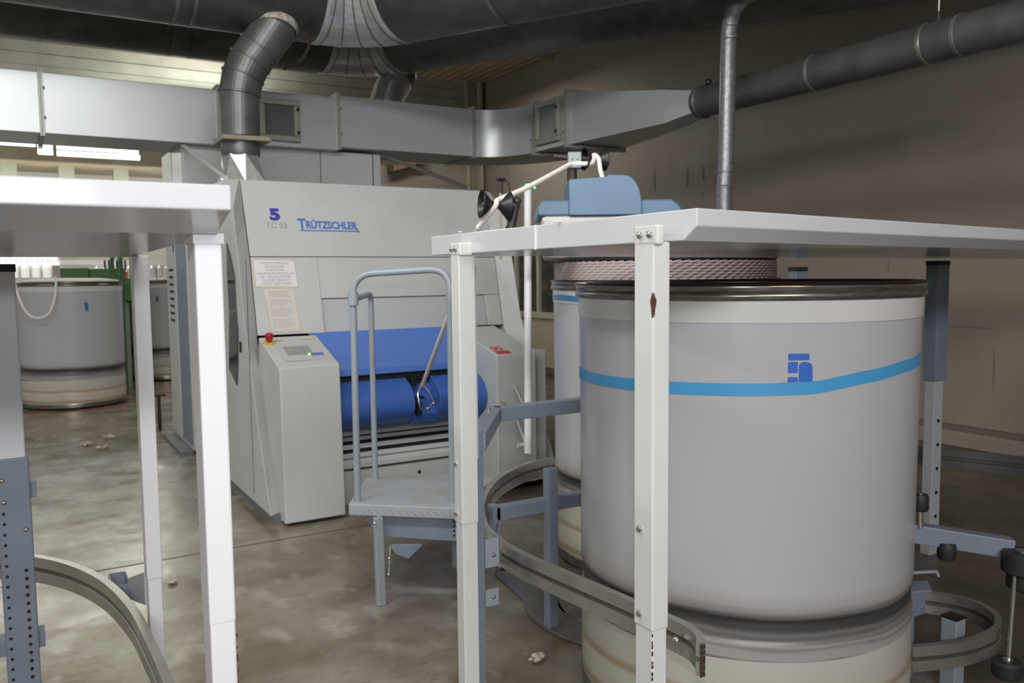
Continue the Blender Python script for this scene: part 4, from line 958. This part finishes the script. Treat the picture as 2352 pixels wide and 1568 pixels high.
MB().box((1.70, 2.88, 1.405), (2.02, 2.94, 1.435)).build('arm_base', steel, ar, smooth=False)
MB().tube([(1.75, 2.9, 1.46), (1.90, 2.95, 1.50)], .005, 6).build('wire', brown, ar)

# cotton sliver path
T0 = Vector((2.005, 4.38, .665)); e1 = Vector((1.615, 2.90, 1.53))
sl_pts = [T0, T0.lerp(e1, .33), T0.lerp(e1, .66), e1+Vector((.0, .06, -.04)), sp1+Vector((-.012, -.016, -.012)), sp1+Vector((-.004, -.020, .012)), sp1+Vector((.02, -.010, .024)), Vector((1.83, 2.92, 1.655)), cb(.15, .05, 1.775)]
m = MB().tube(smooth_path(sl_pts[:4], 6), .0115, 10)
m.tube(smooth_path(sl_pts[3:], 6), .0105, 10)
pe = cb(.252, .07, 1.795)
m.tube(smooth_path([sl_pts[-1], pe+Vector((-.03, -.02, -.02)), pe+Vector((-.008, -.006, .016)), pe+Vector((.006, -.022, .0)), cb(.275, .04, 1.745), cb(.29, .03, 1.69)], 6), .0105, 10)
tag(m.build('cotton_sliver', cotton), 'long white cotton sliver running from the machine over both black spools into the coiler', 'sliver')

# LED post and sensor
lp = thing('lamp_post', (2.72, 4.2, 0), 'slim white post with a green light on top beside the machine', 'post')
q_ = Vector((2.17, 3.49, 0))
MB().rings([((2.133, 3.436, .425), .019), ((2.196, 3.516, 1.715), .019)], 20).build('post_tube', white_lt, lp)
MB().sphere((2.198, 3.512, 1.732), .015, (1.3, 1.3, .6)).sphere((2.225, 3.50, 1.722), .006).build('green_light', led, lp)
for z, k in ((.63, .16), (.46, .03)):
    MB().cyl((2.135, 3.47, z), (2.095, 3.47, z), .012, n=12).cyl((2.14, 3.46, z), (2.55, 4.25, z+.0), .009, n=10).build('stand_off', machine, lp)
sn = thing('sensor', (2.28, 3.93, 1.4), 'small black sensor with a looping cable on a thin rod left of the green light', 'sensor')
MB().tube([(2.272, 3.925, 1.38), (2.283, 3.935, 1.745)], .008, 8).build('sensor_rod', creamwall, sn)
MB().cyl((2.284, 3.935, 1.735), (2.286, 3.937, 1.80), .012, n=12).build('sensor_body', brown, sn)
MB().box((2.262, 3.92, 1.798), (2.31, 3.95, 1.815)).build('sensor_head', black, sn, smooth=False, bevel=.003)
MB().tube(smooth_path([(2.30, 3.93, 1.808), (2.325, 3.92, 1.79), (2.325, 3.91, 1.75), (2.34, 3.905, 1.715), (2.37, 3.89, 1.695), (2.36, 3.88, 1.66)], 6), .003, 6).build('cable', black, sn)
MB().cyl((2.30, 3.90, 1.675), (2.36, 3.88, 1.685), .016, n=12).build('clamp', black, sn)

# blue-grey leg of the coiler stand against the wall
cl = thing('coiler_stand', (4.12, 3.5, 0), 'distant blue-grey post with a black cap seen under the table frame behind the big can', 'post')
MB().box((4.085, 3.48, 0), (4.185, 3.54, 1.30)).build('post_tube', bluegrey, cl, smooth=False, bevel=.004)
MB().box((4.083, 3.478, 1.30), (4.187, 3.542, 1.325)).build('black_cap', blackm, cl, smooth=False)

# ================================================================== RIGHT LOWER MECHANISM
ra_ = thing('swing_arm', (2.5, 1.45, 0), 'blue-grey swing arm with black rubber rollers at the lower right', 'arm')
MB().bar((2.30, 1.56, .505), (2.545, 1.345, .463), .05, .058).build('arm_beam', bluegrey, ra_, smooth=False, bevel=.004)
def roller(x, y, z0, z1, r, nm='roller', parent=ra_):
    o = MB().rings([((x, y, z0), r*.86), ((x, y, z0+.006), r), ((x, y, z1-.008), r), ((x, y, z1), r*.86)], 28).build(nm, blackm, parent)
    MB().cyl((x, y, z1), (x, y, z1+.004), r*.35, n=16).build('axle_nut', bolt_m, o)
    return o
roller(2.520, 1.300, .405, .470, .055)
roller(2.560, 1.310, .345, .404, .050)
roller(2.395, 1.455, .425, .475, .027)
roller(2.325, 1.50, .575, .625, .024)
MB().tube([(2.33, 1.50, .52), (2.325, 1.50, .58)], .008, 10).build('roller_pin', bolt_m, ra_)
MB().tube([(2.505, 1.32, .13), (2.515, 1.315, .41)], .0075, 12).build('threaded_rod', bolt_m, ra_)
roller(2.50, 1.32, .085, .135, .042)
br = thing('hinge_bracket', (2.42, 1.62, 0), 'small blue-grey folded bracket with a crank lever, right of the big can', 'bracket')
MB().hexa([(2.30, 1.60, .28), (2.46, 1.54, .28), (2.50, 1.58, .29), (2.33, 1.66, .29)], [(2.30, 1.60, .288), (2.46, 1.54, .288), (2.50, 1.58, .298), (2.33, 1.66, .298)]).box((2.38, 1.565, .20), (2.47, 1.575, .285)).build('folded_plate', bluegrey, br, smooth=False)
MB().cyl((2.33, 1.60, .285), (2.33, 1.60, .345), .014, n=14).build('pivot', railgrey, br)
MB().tube([(2.32, 1.60, .348), (2.45, 1.52, .355), (2.455, 1.515, .34)], .006, 8).build('crank_lever', railgrey, br)
for x in (2.40, 2.45): bolt(br, (x, 1.564, .225), (0, -1, 0), .005)
MB().box((2.385, 1.57, 0), (2.42, 1.60, .22)).build('bracket_post', bluegrey, br, smooth=False)
ps = thing('square_post', (2.38, 1.42, 0), 'short square post with a black cap inside the small U-shaped rail', 'post')
MB().box((2.425, 1.435, 0), (2.475, 1.485, .228)).build('post_tube', railgrey, ps, smooth=False, bevel=.003)
MB().box((2.424, 1.434, .228), (2.476, 1.486, .234)).build('black_cap', black, ps, smooth=False)

# ================================================================== FAR HALL
def small_can(cx, cy, label, band_m=None):
    return can(cx, cy, label, None, name='sliver_can', simple=True)
h1 = small_can(.508, 9.80, 'plastic can marked 1, fully seen through the left table frame')
h2_ = small_can(-.31, 10.45, 'partly hidden plastic can left of the can marked 1, beyond the left table frame')
h3 = small_can(1.72, 11.75, 'distant plastic can beside the slotted cabinet side')
h4 = small_can(1.50, 13.6, 'far plastic can with blue tape, beyond the green posts')
tape_band(h4, (1.50, 13.6), .505, [(-220, .98), (-150, .98), (-90, .98), (-30, .98)], .05, tape)
h5 = small_can(.58, 12.8, 'far plastic can glimpsed between the green posts')
curved_patch(h1, (.508, 9.80), .4998, [(-77.5, -74.3, .98, 1.065, [.004]*4)], stencil, 'stencilled_number')
curved_patch(h1, (.508, 9.80), .4998, [(-78.8, -77.4, 1.048, 1.06, [.003]*4)], stencil, 'stencilled_number')
curved_patch(h2_, (-.31, 10.45), .4998, [(-53, -50.5, .96, 1.05, [.004]*4)], stencil, 'stencilled_number')
curved_patch(h3, (1.72, 11.75), .4998, [(-111, -108, 1.0, 1.08, [.004]*4)], stencil, 'stencilled_number')
for (cx, cy) in ((.508, 9.80), (-.10, 10.35)):
    pass
m = MB().lathe((.508, 9.80, 0), [(.001, 1.31), (.30, 1.305), (.47, 1.285), (.485, 1.25)], 40)
tag(m.build('cotton_pile', cotton), 'cotton slightly above the rim of the can marked 1', 'cotton')
m = MB().tube(smooth_path([(.02, 9.30, 1.30), (.04, 9.22, 1.18), (.10, 9.18, 1.0), (.19, 9.16, .93), (.29, 9.16, .97), (.345, 9.18, 1.10), (.37, 9.24, 1.26), (.37, 9.32, 1.32)], 6), .011, 8)
tag(m.build('cotton_sliver', cotton), 'loop of sliver hanging over the edge of the can marked 1', 'sliver')
gf = thing('green_gantry', (1.12, 10.4, 0), 'pair of green steel posts of a far machine standing right of the can marked 1', 'frame')
MB().box((1.035, 10.25, 0), (1.075, 10.35, 1.70)).build('post', greendk, gf, smooth=False)
MB().box((1.15, 10.25, 0), (1.225, 10.35, 1.70)).build('post', green, gf, smooth=False)
MB().bar((.93, 10.3, 1.28), (.99, 10.3, 1.62), .04, .04, (0, 1, 0)).build('brace', greendk, gf, smooth=False)
MB().box((1.075, 10.28, 1.05), (1.15, 10.33, 1.30)).build('cross_plate', green, gf, smooth=False)
gb = thing('green_machine', (.7, 11.2, 0), 'low green machine housing behind the can marked 1', 'machine')
MB().box((.50, 11.2, 0), (.80, 11.9, 1.43)).box((.805, 11.2, 0), (1.20, 11.9, 1.42)).build('housing', green, gb, smooth=False, bevel=.01)
MB().box((.42, 11.19, 1.15), (.50, 11.25, 1.46)).build('white_panel', hallwall_m, gb, smooth=False)
for k in range(6): MB().cyl((.98+.045*k, 11.25, 1.40), (.98+.045*k, 11.25, 1.52), .010, n=8).build('spindle', dark, gb)
cbn = thing('green_cabinet', (1.12, 11.6, 0), 'pale green cabinet panel between the two green posts', 'cabinet')
MB().box((1.115, 11.0, 0), (1.20, 11.15, 1.2)).build('cabinet_body', mat('pale_green', (.30, .36, .29), .5), cbn, smooth=False)
MB().cyl((1.19, 10.995, 1.03), (1.19, 10.985, 1.03), .02, n=10).build('round_knob', black, cbn)
# white creel / winding frames with rows of bobbins
def winder(y, x0, x1, label, zt=1.34):
    o = thing('winding_frame', ((x0+x1)/2, y, 0), label, 'machine')
    MB().box((x0, y, 0), (x1, y+.6, 1.12)).build('machine_body', hallwall_m, o, smooth=False)
    MB().box((x0, y-.06, zt+.16), (x1, y+.0, zt+.22)).box((x0, y-.05, zt-.10), (x1, y, zt-.07)).build('creel_bar', white_lt, o, smooth=False)
    MB().box((x0, y+.45, 1.12), (x1, y+.48, 1.66)).build('white_cover', bobbin_m, o, smooth=False)
    x = x0+.05; m = MB()
    while x < x1: m.box((x, y-.03, 1.1), (x+.02, y-.01, zt+.2)); x += .28
    m.build('creel_posts', steel, o, smooth=False)
    return o
winder(14.0, -.6, .62, 'white creel frame of a far machine with rows of bobbins, at the left')
winder(17.5, .4, 3.6, 'far white winding frame behind the green posts')
proto = None
bc = MB().rings([((0, 0, 0), .035), ((0, 0, .02), .055), ((0, 0, .17), .055), ((0, 0, .19), .035), ((0, 0, .22), .02)], 14)
pb = bc.build('bobbin', bobbin_m)
tag(pb, 'white bobbin in the creel of the far left machine', 'bobbin', 'bobbins on the left creel')
pb.location = (-.50, 13.9, 1.30)
first = True
for row, (y, z, x0, x1, lab, grp) in enumerate([(13.9, 1.30, -.5, .6, 'white bobbin in the creel of the far left machine', 'bobbins on the left creel'), (14.3, 1.42, -.5, .66, 'white bobbin in the back row of the far left creel', 'bobbins in the back row of the left creel'), (17.4, 1.32, 1.4, 3.3, 'white bobbin on the far frame seen behind the green posts', 'bobbins on the frame behind the green posts')]):
    x = x0; q = 0
    ords = ['first', 'second', 'third', 'fourth', 'fifth', 'sixth', 'seventh', 'eighth', 'ninth', 'tenth', 'eleventh', 'twelfth', 'thirteenth', 'fourteenth', 'fifteenth', 'sixteenth']
    while x < x1:
        if first: o = pb; first = False
        else:
            o = pb.copy(); COL.objects.link(o)
        o.location = (x, y, z); o['label'] = ords[q]+' from the left, '+lab; o['group'] = grp; q += 1
        x += .135
# red cart and barrel
rc_ = thing('red_cart', (1.36, 12.2, 0), 'red painted cart edge between the far cans', 'cart')
MB().box((1.33, 12.2, .15), (1.42, 12.5, .70)).build('red_panel', redpaint, rc_, smooth=False)
MB().box((1.33, 12.2, .0), (1.42, 12.5, .15)).build('dark_base', dark, rc_, smooth=False)
tag(MB().cyl((1.41, 13.5, 1.275), (1.41, 13.5, 1.40), .07, n=20).build('red_bucket', redpaint), 'small red bucket standing on the far can with blue tape', 'bucket')
# T stand
ts = thing('floor_stand', (1.20, 8.4, 0), 'small black T-shaped floor stand left of the feed cabinet', 'stand')
MB().box((1.015, 7.60, 0), (1.04, 7.63, .30)).box((.965, 7.59, .295), (1.08, 7.64, .31)).build('stand_body', dark, ts, smooth=False)
# red paint marks on the floor
for (x, y, w_, d_) in [(-.1, 9.35, .45, .10), (.35, 9.18, .5, .06), (1.0, 10.1, .5, .08), (1.15, 9.7, .3, .10), (.9, 9.3, .15, .1)]:
    struct(MB().box((x, y, .0005), (x+w_, y+d_, .0012)).build('floor_marking', redtape, smooth=False))
# distant ceiling lamps (visible tubes)
def lampf(x0, x1, y, z, label, tubes, up=False):
    o = thing('tube_light', ((x0+x1)/2, y, z), label, 'light')
    hz = -.13 if up else .09
    MB().box((x0-.02, y-.05, z+hz), (x1+.02, y+.05, z+hz+.06)).build('lamp_housing', lampbox, o, smooth=False)
    for (a, b, dz) in tubes: MB().cyl((a, y-.05, z+dz), (b, y-.05, z+dz), .030, n=14).build('tube', lamp_m, o)
    for xx in (x0+.03, x1-.03):
        if up: MB().box((xx-.01, y, z+hz), (xx+.01, 10.86, z+hz+.05)).build('wall_bracket', steel, o)
        else: MB().cyl((xx, y, z+hz+.05), (xx, y, 4.12), .006, n=8).build('hanger_rod', steel, o)
lampf(-.9, .33, 11.55, 2.86, 'lit fluorescent tube light under the bulkhead at the far left', [(-.9, .32, .03)])
lampf(.345, .50, 11.55, 2.83, 'short pair of lit tubes between two longer tube lights', [(.345, .50, .05), (.345, .50, -.025)])
lampf(.545, 1.45, 11.55, 2.83, 'long pair of lit fluorescent tubes at upper left under the duct', [(.545, 1.20, .05), (1.22, 1.44, .045), (.545, 1.455, -.030)])
lampf(.9, 2.6, 10.62, 3.40, 'tube light hidden above the duct near the ribbed wall', [(.9, 2.6, 0), (.9, 2.6, .06)], True)
# far pillars
for i, (x, lab) in enumerate([(1.15, 'pale far column right of centre, seen just above the left table frame'), (-.1, 'pale far column at the left, seen just above the left table frame'), (2.4, 'pale far column nearest the feed cabinet, seen above the left table frame')]):
    tag(MB().box((x, 24.0, 0), (x+.35, 24.3, 4.12)).build('column', mat('column_%d' % i, (.30, .31, .24), .6)), lab, 'column')
struct(MB().box((-9, 25.7, 4.0), (6.3, 25.9, 4.12)).build('trim_4', hallwall_m, smooth=False))

# carton up on the back wall
cx_ = thing('carton', (4.65, 10.6, 2.72), 'brown cardboard box up against the back wall under the duct', 'box')
MB().hexa([(4.50, 10.62, 2.70), (4.83, 10.62, 2.80), (4.83, 10.84, 2.80), (4.50, 10.84, 2.70)], [(4.50, 10.62, 2.93), (4.83, 10.62, 2.93), (4.83, 10.84, 2.93), (4.50, 10.84, 2.93)]).build('carton_body', carton, cx_, smooth=False)
MB().box((4.82, 10.60, 2.83), (5.03, 10.84, 2.95)).build('carton_end', cartonlab, cx_, smooth=False)

# lint on the floor
def lint(x, y, s, label, grp=None):
    m = MB(); r_ = random.Random(int(x*1000))
    for k in range(9):
        m.sphere((x+r_.uniform(-s, s), y+r_.uniform(-s, s)*.7, s*.3+r_.uniform(0, s*.4)), s*r_.uniform(.25, .55), (1, 1, .7), 6)
    o = m.build('lint_tuft', mat('floor_lint', (.50, .44, .38), .95, bump=.5, bscale=120)); 
    return tag(o, label, 'lint', grp)
lint(1.451, 2.296, .030, 'dirty tuft of cotton lint on the floor left of the big can')
lint(.523, 3.731, .018, 'small pale lint tuft on the floor between the two left table legs')
for (x, y, lb) in ((.443, 7.246, 'leftmost'), (.531, 7.011, 'nearest'), (.616, 7.463, 'rightmost and farthest')): lint(x, y, .035, lb+' of three pale lint tufts on the floor before the can marked 1', 'lint tufts on the far left floor')
